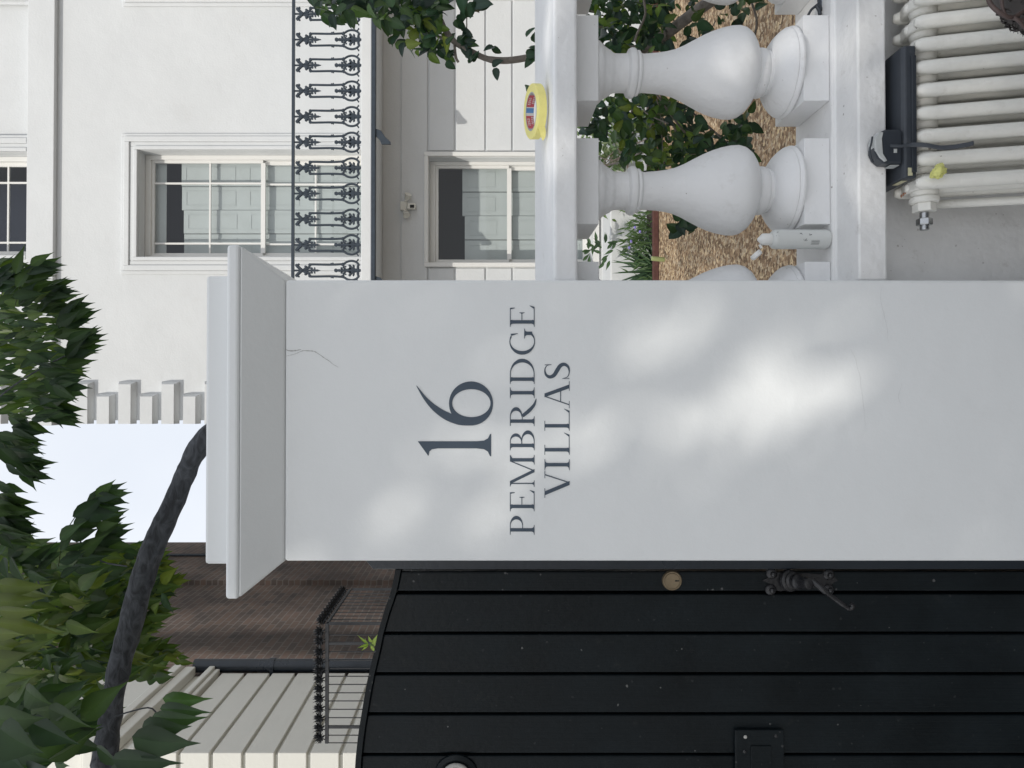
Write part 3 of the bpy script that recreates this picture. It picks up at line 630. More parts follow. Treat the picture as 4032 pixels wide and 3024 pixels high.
# black case on the radiator, tape measure and lump of tape
yb0 = 1.482; za = Z(3545, yb0); zb_ = Z(3583, yb0)
xa, xb_ = X(700, yb0), X(178, yb0)
bb = thing('battery_case', ((xa+xb_)/2, 1.45, zb_), 'long scratched black plastic case lying along the radiator top', 'case')
zc0 = rl_((0,0,.008)).z + .0015; zc1 = min(zc0 + .026, zfb-.003)
Mb = M().prism([(1.482,zc0),(1.482,zc1-.004),(1.490,zc1),(1.585,zc1),(1.592,zc1-.006),(1.592,zc0)], xa, xb_, 'x')
Mb.build('case_body', MT['plastic'], bb, bev=.003)
M().box(xa+.01, xb_-.022, 1.477, 1.4815, zc0+.002, zc0+.011).build('front_strip', MT['plastic2'], bb, bev=.001)
a = (xa-.0008); M().add([(a,1.50,zc1-.018),(a,1.535,zc1-.018),(a,1.535,zc1-.005),(a,1.50,zc1-.005)],[(0,1,2,3)]).build('sticker', MT['sticker'], bb)
M().box(xa+.004,xa+.02,1.4805,1.4815,zc1-.017,zc1-.008).build('sticker', MT['sticker'], bb)
tm = thing('tape_measure', (X(590,1.49), 1.49, zc1), 'black and silver tape measure with its strap trailing over the radiator', 'tape measure')
ym = 1.4835; c0, c1 = X(645, ym), X(508, ym); zm0 = zc1+.0008; zm1 = Z(3452, ym)
Mb = M().prism([(c0,zm0+.001),(c0+.002,zm1-.018),(c0+.012,zm1-.006),(c0+.026,zm1),(c1-.02,zm1),(c1-.006,zm1-.009),(c1,zm1-.022),(c1,zm0+.004),(c1-.005,zm0)], ym, ym+.031)
Mb.build('measure_case', MT['plastic2'], tm, bev=.004)
Mb = M().prism([(c0+.004,zm1-.0185),(c0+.013,zm1-.008),(c0+.027,zm1-.0005),(c1-.02,zm1+.0012),(c1-.006,zm1-.007),(c1-.007,zm1-.016),(c1-.02,zm1-.013),(c0+.02,zm1-.015),(c0+.006,zm1-.0235)], ym-.0025, ym+.026)
Mb.build('silver_side', MT['silver'], tm, bev=.0012)
M().box(c0+.022,c0+.030,ym-.0012,ym-.0002,zm0+.012,zm0+.0185).build('window', MT['silver'], tm)
M().box(c0-.0016,c0-.0004,ym+.006,ym+.028,zm0+.004,zm0+.022).build('window', MT['silver'], tm)
M().tube(smooth_path([(c0+.004,ym+.004,zm1+.002),(c0+.012,ym,zm1+.008),(c0+.03,ym,zm1+.0105),(c1-.03,ym+.004,zm1+.006),(c1-.012,ym+.01,zm1)]), .0009, 6, flat=2).build('clip', MT['plastic2'], tm, smooth=True)
sp = smooth_path([P(3505,573,1.478),P(3550,575,1.473),P(3597,570,1.468),P(3650,572,1.455),P(3700,581,1.447),P(3750,579,1.438),P(3800,571,1.427),P(3833,564,1.420)])
Mb = M(); vs = []
for i, p in enumerate(sp):
    hw = .0046 if i > 10 else .0030
    tw = .5*sin(i*.09)
    vs += [p+Vector((-hw,0,0)), p+Vector((-hw*.5,-.0014,0)), p+Vector((hw*.5,-.0014,0)), p+Vector((hw,0,0)), p+Vector((0,.0012,0))]
n = len(sp); Mb.add(vs, [(5*i+j, 5*i+(j+1) % 5, 5*i+5+(j+1) % 5, 5*i+5+j) for i in range(n-1) for j in range(5)]+[(0,1,2,3,4),tuple(5*n-5+j for j in (4,3,2,1,0))])
Mb.build('wrist_strap', MT['plastic'], tm)
tc_ = P(3696, 675, 1.447); Mb = M().ball(tc_, .0135, 14); 
def crump(p):
    d = p-tc_; n_ = noise.noise(d*190)*.42+noise.noise(d*90+Vector((3,1,2)))*.3; return tc_ + d*(1+n_)
tb = Mb.xf(crump).build('crumpled_tape', MT['crump']); tag(tb, 'crumpled lump of yellow tape stuck between two radiator columns', 'tape')
for q_ in (): pass

# ------------------------------------------------------------------ person crouching at the lower right edge
hc = P(4345, -205, 1.0)
def skinned(name, verts, edges_, radii, mt, parent=None, sub=2):
    me = bpy.data.meshes.new(name); o = bpy.data.objects.new(name, me); COL.objects.link(o)
    base = Vector(verts[0]); me.from_pydata([tuple(Vector(v)-base) for v in verts], edges_, [])
    sk_ = o.modifiers.new('skin', 'SKIN'); me.skin_vertices.new() if not me.skin_vertices else None
    for i, r in enumerate(radii): me.skin_vertices[0].data[i].radius = (r, r)
    me.skin_vertices[0].data[0].use_root = True
    s_ = o.modifiers.new('sub', 'SUBSURF'); s_.levels = sub; s_.render_levels = sub
    me.materials.append(mt); dg = bpy.context.evaluated_depsgraph_get(); nm = bpy.data.meshes.new_from_object(o.evaluated_get(dg)); 
    o.modifiers.clear(); o.data = nm; nm.shade_smooth(); nm.materials.clear(); nm.materials.append(mt)
    pw = W.get(parent.name, Vector()) if parent else Vector(); o.location = base-pw; W[o.name] = base
    if parent: o.parent = parent
    return o
hp = Vector((hc.x, 1.0, hc.z))
def hv(x, y, z): return hp + Vector((x, y, z))
pv = [hv(.16,-.16,-.62), hv(.10,-.12,-.48), hv(.05,-.06,-.32), hv(.02,-.02,-.20), hv(.01,0,-.12), hv(0,.02,-.02), hv(0,.02,.05),
      hv(.20,-.04,-.24), hv(.28,.10,-.42), hv(.24,.30,-.40), hv(-.15,-.02,-.24), hv(-.17,.10,-.44), hv(-.12,.28,-.42),
      hv(.26,.06,-.60), hv(.26,-.06,-.64+ .02), hv(.26,.02,.03-hp.z), hv(.06,.10,-.58), hv(.04,.0,.30-hp.z), hv(.04,-.02,.03-hp.z)]
pe = [(0,1),(1,2),(2,3),(3,4),(4,5),(5,6),(3,7),(7,8),(8,9),(3,10),(10,11),(11,12),(0,13),(13,15),(0,16),(16,17),(17,18)]
prd = [.13,.13,.12,.07,.05,.085,.07,.06,.042,.03,.06,.042,.03,.07,.05,.045,.07,.055,.045]
pv.pop(14); prd.pop(14); pe = [(a-(a > 14), b-(b > 14)) for a, b in pe]
per = skinned('person', [tuple(v) for v in pv], pe, prd, MT['shirt'])
tag(per, 'crouching person seen only by dark curly hair at the lower right edge', 'person')
hm = M()
for k in range(1500):
    th = random.uniform(0, 2*pi); ph = math.acos(random.uniform(-.35, 1)); d = Vector((sin(ph)*cos(th), sin(ph)*sin(th), cos(ph))); base = hp + Vector((0,.02,.01)) + d*.095
    out = base; path = [out]; ax = Vector((random.uniform(-1,1),random.uniform(-1,1),random.uniform(-1,1))).normalized(); g = d.cross(ax).normalized()
    rr = random.uniform(.004,.010); L = random.uniform(.006,.018)
    for t in range(1, 9): path.append(base + d*L*t/8 + g*rr*sin(t*1.1) + ax*rr*(cos(t*1.1)-1) + Vector((0,0,-.02*(t/8)**2)))
    hm.tube(path, [.0016,.0016,.0016,.0016,.0015,.0013,.001,.0008,.0005], 3)
hm.ball(hp+Vector((0,.02,.005)), .108, 20, (.95,1.05,1.1))
hm.build('hair', MT['hair'], per, smooth=True)
# one loose lock curling out in front of the radiator
lk2 = M(); lk2.tube(smooth_path([P(4060,20,1.0),P(3990,68,.99),P(3945,55,.985),P(3903,20,.985),P(3890,-20,.985),P(3900,-60,.99)]), .0030, 6); lk2.tube(smooth_path([P(4040,78,1.0),P(3990,74,.99),P(3958,58,.985),P(3945,20,.985),P(3943,-30,.985)]), .0022, 6)
lk2.tube(smooth_path([P(4080,130,1.0),P(4040,112,.99),P(4012,84,.985),P(3992,70,.985)]), .0024, 6)
lk2.build('hair_lock', MT['hair2'], per, smooth=True)

# ------------------------------------------------------------------ white villa
YH = 9.0; YF = 8.1
H = thing('white_villa', (X(1655,YH)+3, YH, GZ), 'white stucco villa with sash windows, quoins and iron balcony', 'house')
hx0 = X(1655, YH); hx1 = 11.0
def hxz(iy, ix, Y=YH): q = P(ix, iy, Y); return q.x, q.z
# openings  (x0,x1,z0,z1)
u1 = (X(1014,YH), X(594,YH)); dwin = X(-454,YH)-X(594,YH) 
zb_up = Z(1450, YH); ztop_up = Z(543, YH)
g1 = (X(1035,YH), X(620,YH), Z(2335,YH), Z(1688,YH))
wins_up = [(u1[0]+k*dwin, u1[1]+k*dwin, zb_up, ztop_up) for k in range(3)]
zt3 = Z(-420, YH); zb3 = Z(108, YH)
wins_top = [(a[0]+.02, a[1]-.02, zb3, zt3) for a in wins_up]
wins_g = [(g1[0]+k*dwin, g1[1]+k*dwin, g1[2], g1[3]) for k in range(3)]
def wall_with_holes(Mb, x0, x1, z0, z1, holes, y, dep):
    hs = sorted(holes); cx = x0
    for (a, b, c, d) in hs:
        Mb.box(cx, a, y, y+dep, z0, z1); Mb.box(a, b, y, y+dep, z0, c); Mb.box(a, b, y, y+dep, d, z1); cx = b
    Mb.box(cx, x1, y, y+dep, z0, z1)
zband0, zband1 = Z(218, YH), Z(112, YH); zTop = 9.2; zbal = Z(1462, YF)
Mb = M(); wall_with_holes(Mb, hx0, hx1, zbal, zband0, [(a,b,c+.0,d) for a,b,c,d in wins_up], YH, .35)
Mb.build('upper_wall', MT['house'], H)
Mb = M(); wall_with_holes(Mb, hx0, hx1, zband1+.002, zTop, wins_top, YH+.03, .32); Mb.build('top_wall', MT['house'], H)
M().box(hx0-.06, hx1, YH-.07, YH+.34, zband0+.001, zband1).build('string_course', MT['house'], H, bev=.006)
zg1 = Z(1580, YH); zg0 = GZ
Mb = M(); wall_with_holes(Mb, hx0, hx1, zg0, zbal-.002, wins_g, YH, .35); Mb.build('ground_wall', MT['house'], H)
# side & back so the house is a solid
Mb = M(); Mb.box(hx0+.001, hx0+.3, YH+.36, YH+8, GZ, zTop-.01); Mb.box(hx1-.3, hx1-.001, YH+.36, YH+8, GZ, zTop-.01); Mb.box(hx0+.3, hx1-.3, YH+7.7, YH+8, GZ, zTop-.01); Mb.build('side_wall', MT['house'], H)
M().box(hx0-.1, hx1+.1, YH-.15, YH+8.1, zTop+.001, zTop+.2).build('parapet', MT['house'], H)
# rusticated ground floor blocks
jz = [Z(v, YH-.02) for v in (1685,1791,1912,2018,2130,2245)] + [Z(2360,YH-.02)]
gap = .012
def panels(xa_, xb2):
    for i in range(len(jz)-1): M().box(xa_, xb2, YH-.022, YH-.0015, jz[i+1]+gap, jz[i]-gap).build('rusticated_block', MT['house'], H, bev=.006)
sx = [hx0] + [q for w_ in wins_g for q in (w_[0]-.06, w_[1]+.07)] + [hx1]
for i in range(0, len(sx), 2): panels(sx[i]+.01, sx[i+1]-.01)
M().box(hx0, hx1, YH-.024, YH-.0015, jz[0]+gap, zg1).build('frieze', MT['house'], H, bev=.004)
M().box(hx0-.02, hx1, YH-.14, YH-.001, GZ, Z(2365,YH)).build('base_course', MT['house'], H, bev=.01)
# quoins
qz = [(1502,350),(1550,455),(1502,550),(1550,655),(1502,750),(1550,858),(1502,950),(1550,1055)]
Mb = M()
for k in range(13):
    longq = (k % 2 == 0); vtop = 900+ (350/1.185-0) - 900 + (k-1)*0
    v0 = 295 + (k-4)*84.5 + 84.5*0; v1 = v0+70
    if v0 < 225 and v1 > 100: continue
    q = P(v0, 1502 if longq else 1550, YH-.03); q2 = P(v1, 1655, YH-.03)
    a, b, c, d = hx0-.04, q.x, q2.z, q.z; e = .035
    Mb = M(); Mb.add([(a,YH-.0015,c),(b,YH-.0015,c),(b,YH-.0015,d),(a,YH-.0015,d),(a,YH-.09,c+e),(b-e,YH-.09,c+e),(b-e,YH-.09,d-e),(a,YH-.09,d-e)],
           [(4,5,6,7),(0,1,5,4),(1,2,6,5),(2,3,7,6),(3,0,4,7)])
    Mb.build('quoin', MT['house'], H)
# windows
def window(op, kind, idx):
    a, b, c, d = op; Mb = M()
    wn = None
    fy = YH+.16
    # architrave mouldings (two steps) round the opening
    if kind != 'g':
        Mb = M(); st = [(.205,.165,.030),(.165,.10,.055),(.10,.045,.035),(.045,.0,.060)]
        for (o_, i_, pj) in st:
            zlo = c if kind == 'u' else c-.0
            Mb.box(a-o_, a-i_, YH-pj, YH-.0015, zlo, d+o_); Mb.box(b+i_, b+o_, YH-pj, YH-.0015, zlo, d+o_); Mb.box(a-i_, b+i_, YH-pj, YH-.0015, d+i_, d+o_)
        arc = Mb.build('architrave', MT['house'], H, bev=.008)
    else:
        Mb = M(); Mb.box(a-.055, a-.004, YH-.05, YH+.02, c, d+.055); Mb.box(b+.004, b+.055, YH-.05, YH+.02, c, d+.055); Mb.box(a-.004, b+.004, YH-.05, YH+.02, d+.004, d+.055)
        arc = Mb.build('architrave', MT['joinery'], H, bev=.005)
    Mb = M(); e = .0015; ft = .055 if kind != 'g' else .04
    Mb.box(a+e, a+ft, fy, fy+.12, c, d-e); Mb.box(b-ft, b-e, fy, fy+.12, c, d-e); Mb.box(a+ft, b-ft, fy, fy+.12, d-.07, d-e)
    wn = Mb.build('window', MT['joinery'], H, bev=.004)
    zm = {'u': Z(1014,YH), 'g': Z(2007,YH), 't': (c+d)/2}[kind]
    ia, ib = a+ft, b-ft
    # upper sash in front of the lower one
    s = M(); rr = .035; y1 = fy+.03; y2 = fy+.075
    s.box(ia, ia+rr, y1, y1+.035, zm, d-.07); s.box(ib-rr, ib, y1, y1+.035, zm, d-.07); s.box(ia+rr, ib-rr, y1, y1+.035, d-.07-rr, d-.07); s.box(ia+rr, ib-rr, y1, y1+.035, zm-.03, zm+.025)
    if kind != 'g':
        for xx in (X(946,YH)-u1[0]+a, X(704,YH)-u1[0]+a): s.box(xx-.011, xx+.011, y1+.004, y1+.03, zm+.025, d-.07-rr)
        zh = (d-.07 + zm)/2 if kind == 't' else Z(800,YH)
        xs_ = [ia+rr, X(946,YH)-u1[0]+a-.011, X(946,YH)-u1[0]+a+.011, X(704,YH)-u1[0]+a-.011, X(704,YH)-u1[0]+a+.011, ib-rr]
        for q in (0,2,4): s.box(xs_[q], xs_[q+1], y1+.004, y1+.03, zh-.011, zh+.011)
    s.build('sash', MT['joinery'], wn, bev=.002)
    s = M(); rr = .045
    s.box(ia, ia+rr, y2, y2+.035, c, zm+.02); s.box(ib-rr, ib, y2, y2+.035, c, zm+.02); s.box(ia+rr, ib-rr, y2, y2+.035, c, c+.09)
    if kind != 'g':
        for xx in (X(946,YH)-u1[0]+a, X(704,YH)-u1[0]+a): s.box(xx-.011, xx+.011, y2+.004, y2+.03, c+.09, zm-.03)
        xs_[0] = ia+rr; xs_[5] = ib-rr; zh = Z(1223,YH) if kind == 'u' else (c+zm)/2
        for q in (0,2,4): s.box(xs_[q], xs_[q+1], y2+.004, y2+.03, zh-.011, zh+.011)
    s.build('sash', MT['joinery'], wn, bev=.002)
    yy = y1+.017; g = M().add([(ia+.01,yy,zm),(ib-.01,yy,zm),(ib-.01,yy,d-.08),(ia+.01,yy,d-.08)],[(0,1,2,3)])
    yy = y2+.017; g.add([(ia+.01,yy,c+.05),(ib-.01,yy,c+.05),(ib-.01,yy,zm),(ia+.01,yy,zm)],[(0,1,2,3)])
    g.build('pane', MT['glass'], wn)
    # sill
    if kind != 't': M().box(a-.06, b+.06, YH-.067, fy-.001, c-.07, c-.0015).build('sill', MT['joinery'], wn, bev=.005)
    # interior: panelled shutters, dark room above them
    if kind == 't':
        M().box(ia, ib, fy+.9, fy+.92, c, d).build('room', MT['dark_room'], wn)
    else:
        ytop = Z(1830 if kind == 'g' else 722, YH+.3)
        sh = M(); ys = fy+.128; n_ = 4; wv = (ib-ia)/n_
        for k in range(n_):
            xa2 = ia + k*wv + .004; xb3 = ia+(k+1)*wv-.004; jog = .0 if k % 2 else .015
            zt = ytop + (.03 if (k >= 2) else 0)
            sh.box(xa2, xb3, ys+jog, ys+.03+jog, c+.02, zt)
            hh_ = (zt-c)/3
            for j in range(3):
                za_, zb2 = c+.02+j*hh_+.10, c+.02+(j+1)*hh_-.07
                for (p0,p1,q0,q1) in ((xa2+.05,xb3-.05,za_,za_+.012),(xa2+.05,xb3-.05,zb2-.012,zb2),(xa2+.05,xa2+.062,za_+.012,zb2-.012),(xb3-.062,xb3-.05,za_+.012,zb2-.012)):
                    sh.box(p0,p1,ys+jog-.005,ys+jog-.0008,q0,q1)
        sh.build('shutters', MT['shutter'], wn)
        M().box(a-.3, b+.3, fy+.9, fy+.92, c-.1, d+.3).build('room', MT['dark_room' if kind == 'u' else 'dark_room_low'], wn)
        if kind == 'u': M().box(ia, ib, fy+.116, fy+.125, Z(655,YH+.3), d+.02).build('blind', MT['shutter'], wn)
        if kind == 'g': M().box(ia, ib, fy+.116, fy+.125, Z(1716,YH+.3), d+.02).build('blind', mat('tan_blind', (.42,.38,.28), .7), wn)
for k, o_ in enumerate(wins_up): window(o_, 'u', k)
for k, o_ in enumerate(wins_top): window(o_, 't', k)
for k, o_ in enumerate(wins_g): window(o_, 'g', k)
# balcony slab, gutter, brackets
bx0 = hx0+.3
M().box(bx0, hx1, YF, YH-.001, Z(1460,YF), Z(1420,YF)).build('balcony_slab', MT['house'], H, bev=.008)
M().box(bx0-.01, hx1, YF-.02, YF+.06, Z(1477,YF), Z(1461,YF)).build('balcony_gutter', MT['iron'], H, bev=.006)
for iy in (508, 1085, -70):
    q = P(1477, iy, YF+.04); Mb = M()
    xx = q.x; z1 = Z(1477, YF)
    out = [(0,0),(-.05,0),(-.10,-.075),(-.18,-.11),(-.18,-.165),(-.13,-.165),(-.105,-.16)]
    Mb.prism([(xx-.01,z1),(xx-.085,z1),(xx-.135,z1-.045),(xx-.18,z1-.065),(xx-.18,z1-.165),(xx-.155,z1-.165),(xx-.10,z1-.105),(xx-.03,z1-.06)], YF+.0, YF+.03)
    Mb.build('balcony_bracket', MT['iron'], H, bev=.003)
# cast iron railing
rail = thing('balcony_railing', (0,0,0), 'a', 'b'); rail.parent = H; del rail['label']; del rail['category']; rail.location = -W[H.name]; W[rail.name] = Vector((0,0,0))
YR = YF+.05; K = YR/FPX
M().box(bx0, hx1, YR-.015, YR+.015, Z(1157,YR), Z(1146,YR)).build('top_rail', MT['iron'], rail)
ztr2 = Z(1150, YR)
def panel():
    Mb = M(); xc = 0.0
    def q(a, v): return (xc + a*K, (0 - (v-1150)*K))
    def disc(a, v, r, n=9, sa=1): 
        Mb.prism([q(a+r*sa*cos(2*pi*i/n), v+r*sin(2*pi*i/n)) for i in range(n)][::-1], YR-.008, YR+.008)
    def poly(pts): Mb.prism([q(*p) for p in pts], YR-.009-.0003*len(pts), YR+.009)
    def rod(pts, r=3.0): Mb.tube([Vector((q(*p)[0], YR, q(*p)[1])) for p in smooth_path([(a,v,0) for a,v in pts],4) for p in [(p.x,p.y)]], r*1.22*K, 6)
    rod([(0,1150),(0,1190)], 3.2)
    for s in (-1,1):
        rod([(0,1188),(s*10,1177),(s*19,1168)], 5.2); disc(s*20,1167,6.5); disc(s*13,1172,6); disc(s*24,1175,4)
        rod([(0,1192),(s*9,1203),(s*16,1203)], 5.0); disc(s*15,1202,5)
        rod([(s*2,1200),(s*10,1212),(s*17,1218)], 4.2); disc(s*8,1226,5); disc(s*22,1219,6.5); disc(s*10,1218,4)
        rod([(s*22,1217),(s*24,1228),(s*23,1300),(s*25,1345),(s*26,1352),(s*35,1367),(s*38,1385),(s*33,1402),(s*22,1413)], 3.7)
        disc(s*26,1304,4.4,6); disc(s*29,1310,2.6,5); disc(s*27,1350,4.5,6); disc(s*43,1409,3,5); rod([(s*34,1402),(s*44,1411)],2.3)
        rod([(s*3,1362),(s*12,1352),(s*19,1352),(s*22,1344)],3.2); disc(s*9,1344,4.5); disc(s*15,1360,3.5)
        rod([(0,1395),(s*10,1384),(s*20,1376)],3.6); disc(s*19,1376,5); rod([(0,1390),(s*16,1392),(s*20,1388)],3.4); disc(s*10,1378,5)
        rod([(0,1408),(s*14,1408),(s*24,1412)],4); disc(s*12,1410,4); disc(s*9,1238,3.4)
    rod([(0,1195),(0,1252)],3.6); disc(0,1236,6); poly([(-5,1240),(0,1261),(5,1240)]); disc(0,1225,4)
    disc(0,1186,8); disc(0,1200,9)
    disc(0,1322,8,6); disc(0,1335,6); disc(0,1346,7.5); rod([(0,1318),(0,1420)],4.2); disc(0,1372,9); disc(0,1384,13); disc(0,1397,9); disc(0,1411,8)
    return Mb
pm = panel(); xpans = [X(55+101*k, YR) for k in range(-14, 16)]
pm.xf(lambda p: p + Vector((xpans[14],0,ztr2))); p0 = pm.build('railing_panel', MT['iron'], rail)
for k, xx in enumerate(xpans):
    if k != 14 and xx > bx0+.12 and xx < hx1-.15: copy_part(p0, (xx-xpans[14],0,0))
# floodlight under the balcony
fl = P(1592, 812, YH-.05)
ft_ = thing('security_light', (fl.x, YH-.03, fl.z), 'small cream twin head security light under the balcony soffit', 'lamp')
M().box(fl.x-.055, fl.x+.055, YH-.075, YH-.0255, fl.z-.035, fl.z+.05).build('base', MT['white_lamp'], ft_, bev=.012, seg=3)
for s, dz in ((1,-.03),(-1,-.01)):
    Mb = M().lathe([(.02,0),(.032,.02),(.042,.07),(.045,.075),(.03,.07)], (fl.x+s*.07,YH-.08,fl.z+dz), (s*.75,-.5,-.35), 18)
    Mb.tube([(fl.x+s*.03,YH-.06,fl.z+.01),(fl.x+s*.075,YH-.08,fl.z+dz)], .012, 8); Mb.build('lamp_head', MT['white_lamp'], ft_, smooth=True, auto=40)
sn = M().box(fl.x-.045, fl.x+.025, YH-.11, YH-.04, fl.z-.14, fl.z-.04).build('sensor', MT['white_lamp'], ft_, bev=.008)
M().box(fl.x-.035, fl.x+.002, YH-.1118, YH-.1103, fl.z-.125, fl.z-.075).build('sensor_window', MT['slot'], sn)

# low wall and edging before the house
lw_ = M().box(-.4, 11, 6.95, 7.4, GZ, Z(2405,6.95)).build('garden_wall', MT['house'], bev=.01); tag(lw_, 'low broad white garden wall behind the planting bed', 'wall')
tag(M().box(-.6, 12, 6.501, 6.555, GZ, GZ+.05).build('edging_strip', MT['edging'], bev=.006), 'dark red brick edging between gravel and planting bed', 'edging')
stk = M().lathe([(.03,0),(.03,.24)], P(2630,180+842,6.3)*1, (0.06,0,1), 12)

# ------------------------------------------------------------------ houses on the left
XW = -2.4
def Yat(iy): # depth at which the plane x=XW shows at row iy
    a = (3024-iy-1512)/FPX; return XW*(cos(YAW)-a*sin(YAW))/(sin(YAW)+a*cos(YAW))
yc0 = Yat(2964); yc1 = Yat(2650)
cr = thing('cream_house', (XW-2, yc0, GZ), 'cream stucco house with grooved courses and moulded cornice at far left', 'house')
M().box(XW-6, XW-.03, yc0+.03, yc1, GZ, 7.5).build('wall', MT['cream'], cr)
Mb = M(); zgj = 3.52; gp_ = .217
k = 0; zz_ = 3.74
for k in range(19):
    z1_ = 3.735 - k*gp_; z0_ = z1_ - gp_ + .027
    if k == 0: pass
    Mb.prism([(XW-6,yc0),(XW,yc0),(XW,yc1-.001),(XW-.029,yc1-.001),(XW-.029,yc0+.029),(XW-6,yc0+.029)], z0_, z1_, 'z')
Mb.build('grooved_courses', MT['cream'], cr, bev=.005)
def cornice(z0_, z1_, pj, name='cornice'):
    M().prism([(XW-6,yc0-pj),(XW+pj,yc0-pj),(XW+pj,yc1+.02),(XW-.029,yc1+.02),(XW-.029,yc0+.029),(XW-6,yc0+.029)], z0_, z1_, 'z').build(name, MT['cream'], cr, bev=.008)
cornice(3.76, 3.80, .03); cornice(3.801, 3.85, .055); cornice(3.97, 4.06, .05); cornice(4.061, 4.13, .085); cornice(4.131, 4.16, .06)
br = thing('brick_house', (XW-2, 9, GZ), 'tall brown brick house wall with black downpipe behind the gate', 'house')
yb1 = Yat(2140); yst = Yat(2290)
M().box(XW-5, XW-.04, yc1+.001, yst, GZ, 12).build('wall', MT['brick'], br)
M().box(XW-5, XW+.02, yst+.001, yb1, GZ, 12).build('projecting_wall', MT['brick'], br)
dp = M().tube([(XW+.035,yc1+.075,GZ),(XW+.035,yc1+.075,4.0)], .058, 14)
for z_ in (3.3,2.2): dp.tube([(XW+.035,yc1+.075,z_),(XW+.035,yc1+.075,z_+.05)], .066, 14); dp.box(XW-.04,XW+.03,yc1+.0,yc1+.17,z_,z_+.03)
dp.build('downpipe', MT['post'], br, smooth=True, auto=40)
yq = Yat(2196); M().tube([(XW+.04,yq,GZ),(XW+.04,yq,11)], .02, 8).build('cable_pipe', MT['post'], br)

# ------------------------------------------------------------------ star topped railing behind the gate
YK = 3.6; rz = Z(1291, YK); fz = Z(1263, YK)
sr = thing('star_railing', (X(2700,YK), YK, GZ), 'black iron railing topped with spiky star finials behind the gate', 'railing')
ys0, ys1 = X(2925,YK), X(2455,YK)
rr_ = M().box(ys0, ys1, YK-.006, YK+.006, rz-.005, rz+.005); rr_.box(ys1-.008, ys1+.008, YK+.009, YK+.62, rz-.008, rz+.008); rr_.box(ys0, ys1-.02, YK-.005, YK+.005, fz-.005, fz+.005); rr_.box(ys0, ys1, YK-.008, YK+.008, 1.02, 1.04); rr_.box(ys1-.008, ys1+.008, YK+.009, YK+.62, 1.02, 1.04)

rr_ = M().box(ys0, ys1, YK-.008, YK+.008, rz-.008, rz+.008).build('rail', MT['star'], sr)
M().box(ys1-.005, ys1+.005, YK+.009, YK+.62, rz-.006, rz+.006).build('rail', MT['star'], sr); M().box(ys0, ys1-.02, YK-.005, YK+.005, fz-.005, fz+.005).build('rail', MT['star'], sr); M().box(ys0, ys1, YK-.008, YK+.008, 1.02, 1.04).build('rail', MT['star'], sr); M().box(ys1-.008, ys1+.008, YK+.009, YK+.62, 1.02, 1.04).build('rail', MT['star'], sr)
b_ = M()
for iy in (2925,2895,2826,2793,2760,2728,2695,2663,2632,2600,2566,2500): b_.tube([(X(iy,YK),YK,1.04),(X(iy,YK),YK,rz)], .0027, 6)
for k in range(1,10): b_.tube([(ys1,YK+.06*k,1.04),(ys1,YK+.06*k,rz)], .0024, 6)
b_.build('bars', MT['star'], sr)
for iy in (2862,2533,2455): M().box(X(iy,YK)-.006, X(iy,YK)+.006, YK-.006, YK+.006, GZ, rz-.009).build('post', MT['star'], sr)
M().box(ys1-.006, ys1+.006, YK+.621, YK+.633, GZ, rz-.009).build('post', MT['star'], sr)
def star(c):
    Mb = M().ball(c, .012, 8)
    for k in range(34):
        z_ = 1-2*(k+.5)/34; a = k*2.399; d = Vector((math.sqrt(1-z_*z_)*cos(a), math.sqrt(1-z_*z_)*sin(a), z_)); d = (d+Vector((0,0,.25))).normalized()
        L = random.uniform(.026,.040); tip = c + d*L + Vector((0,0,.004)); mid = c + d*L*.55; sd_ = d.cross(Vector((.3,.2,1))).normalized()*.0072; up = d.cross(sd_).normalized()*.003
        Mb.add([c, mid+sd_, tip, mid-sd_, mid+up], [(0,1,4),(1,2,4),(2,3,4),(3,0,4),(0,3,2,1)])
    return Mb
st0 = star(Vector((X(2904,YK),YK,fz))).build('star_finial', MT['star'], sr)
for iy in (2866,2828,2789,2750,2712,2674,2640,2603,2567,2524,2487): copy_part(st0, (X(iy,YK)-X(2904,YK), 0, 0))
for k in range(11): copy_part(st0, (ys1-X(2904,YK)+.0, .05+.055*k, 0))
# ------------------------------------------------------------------ foliage
def leaf(Mb, base, d, up, L, wd, col, curl=.15, pts=((0,.0),(.10,.52),(.27,.96),(.45,.92),(.64,.56),(.82,.17),(1,0))):
    d = d.normalized(); s = d.cross(up)
    if s.length < 1e-3: s = d.cross(Vector((1,.3,0)))
    s.normalize(); nn = s.cross(d).normalized(); vs = []
    for (t, ww) in pts:
        c = base + d*L*t + nn*(-curl*L*t*t); e = s*wd*.5*ww; f = nn*(abs(wd)*.16*ww)
        vs += [c - e + f, c, c + e + f]
    n = len(pts); n0 = len(Mb.v); sway = random.uniform(-.12,.12)*L
    vs = [v + s*sway*(pts[i//3][0]**2) for i, v in enumerate(vs)]
    Mb.add(vs, [(3*i,3*i+1,3*i+4,3*i+3) for i in range(n-1)] + [(3*i+1,3*i+2,3*i+5,3*i+4) for i in range(n-1)], col)
    hi = tuple(min(1,c*1.35+.006) for c in col); lo = tuple(c*.86 for c in col)
    for i in range(n): Mb.c[n0+3*i+1] = hi; Mb.c[n0+3*i] = lo
def inpoly(x, y, pl):
    r = False; n = len(pl)
    for i in range(n):
        x1,y1 = pl[i]; x2,y2 = pl[(i+1) % n]
        if (y1 > y) != (y2 > y) and x < (x2-x1)*(y-y1)/(y2-y1)+x1: r = not r
    return r
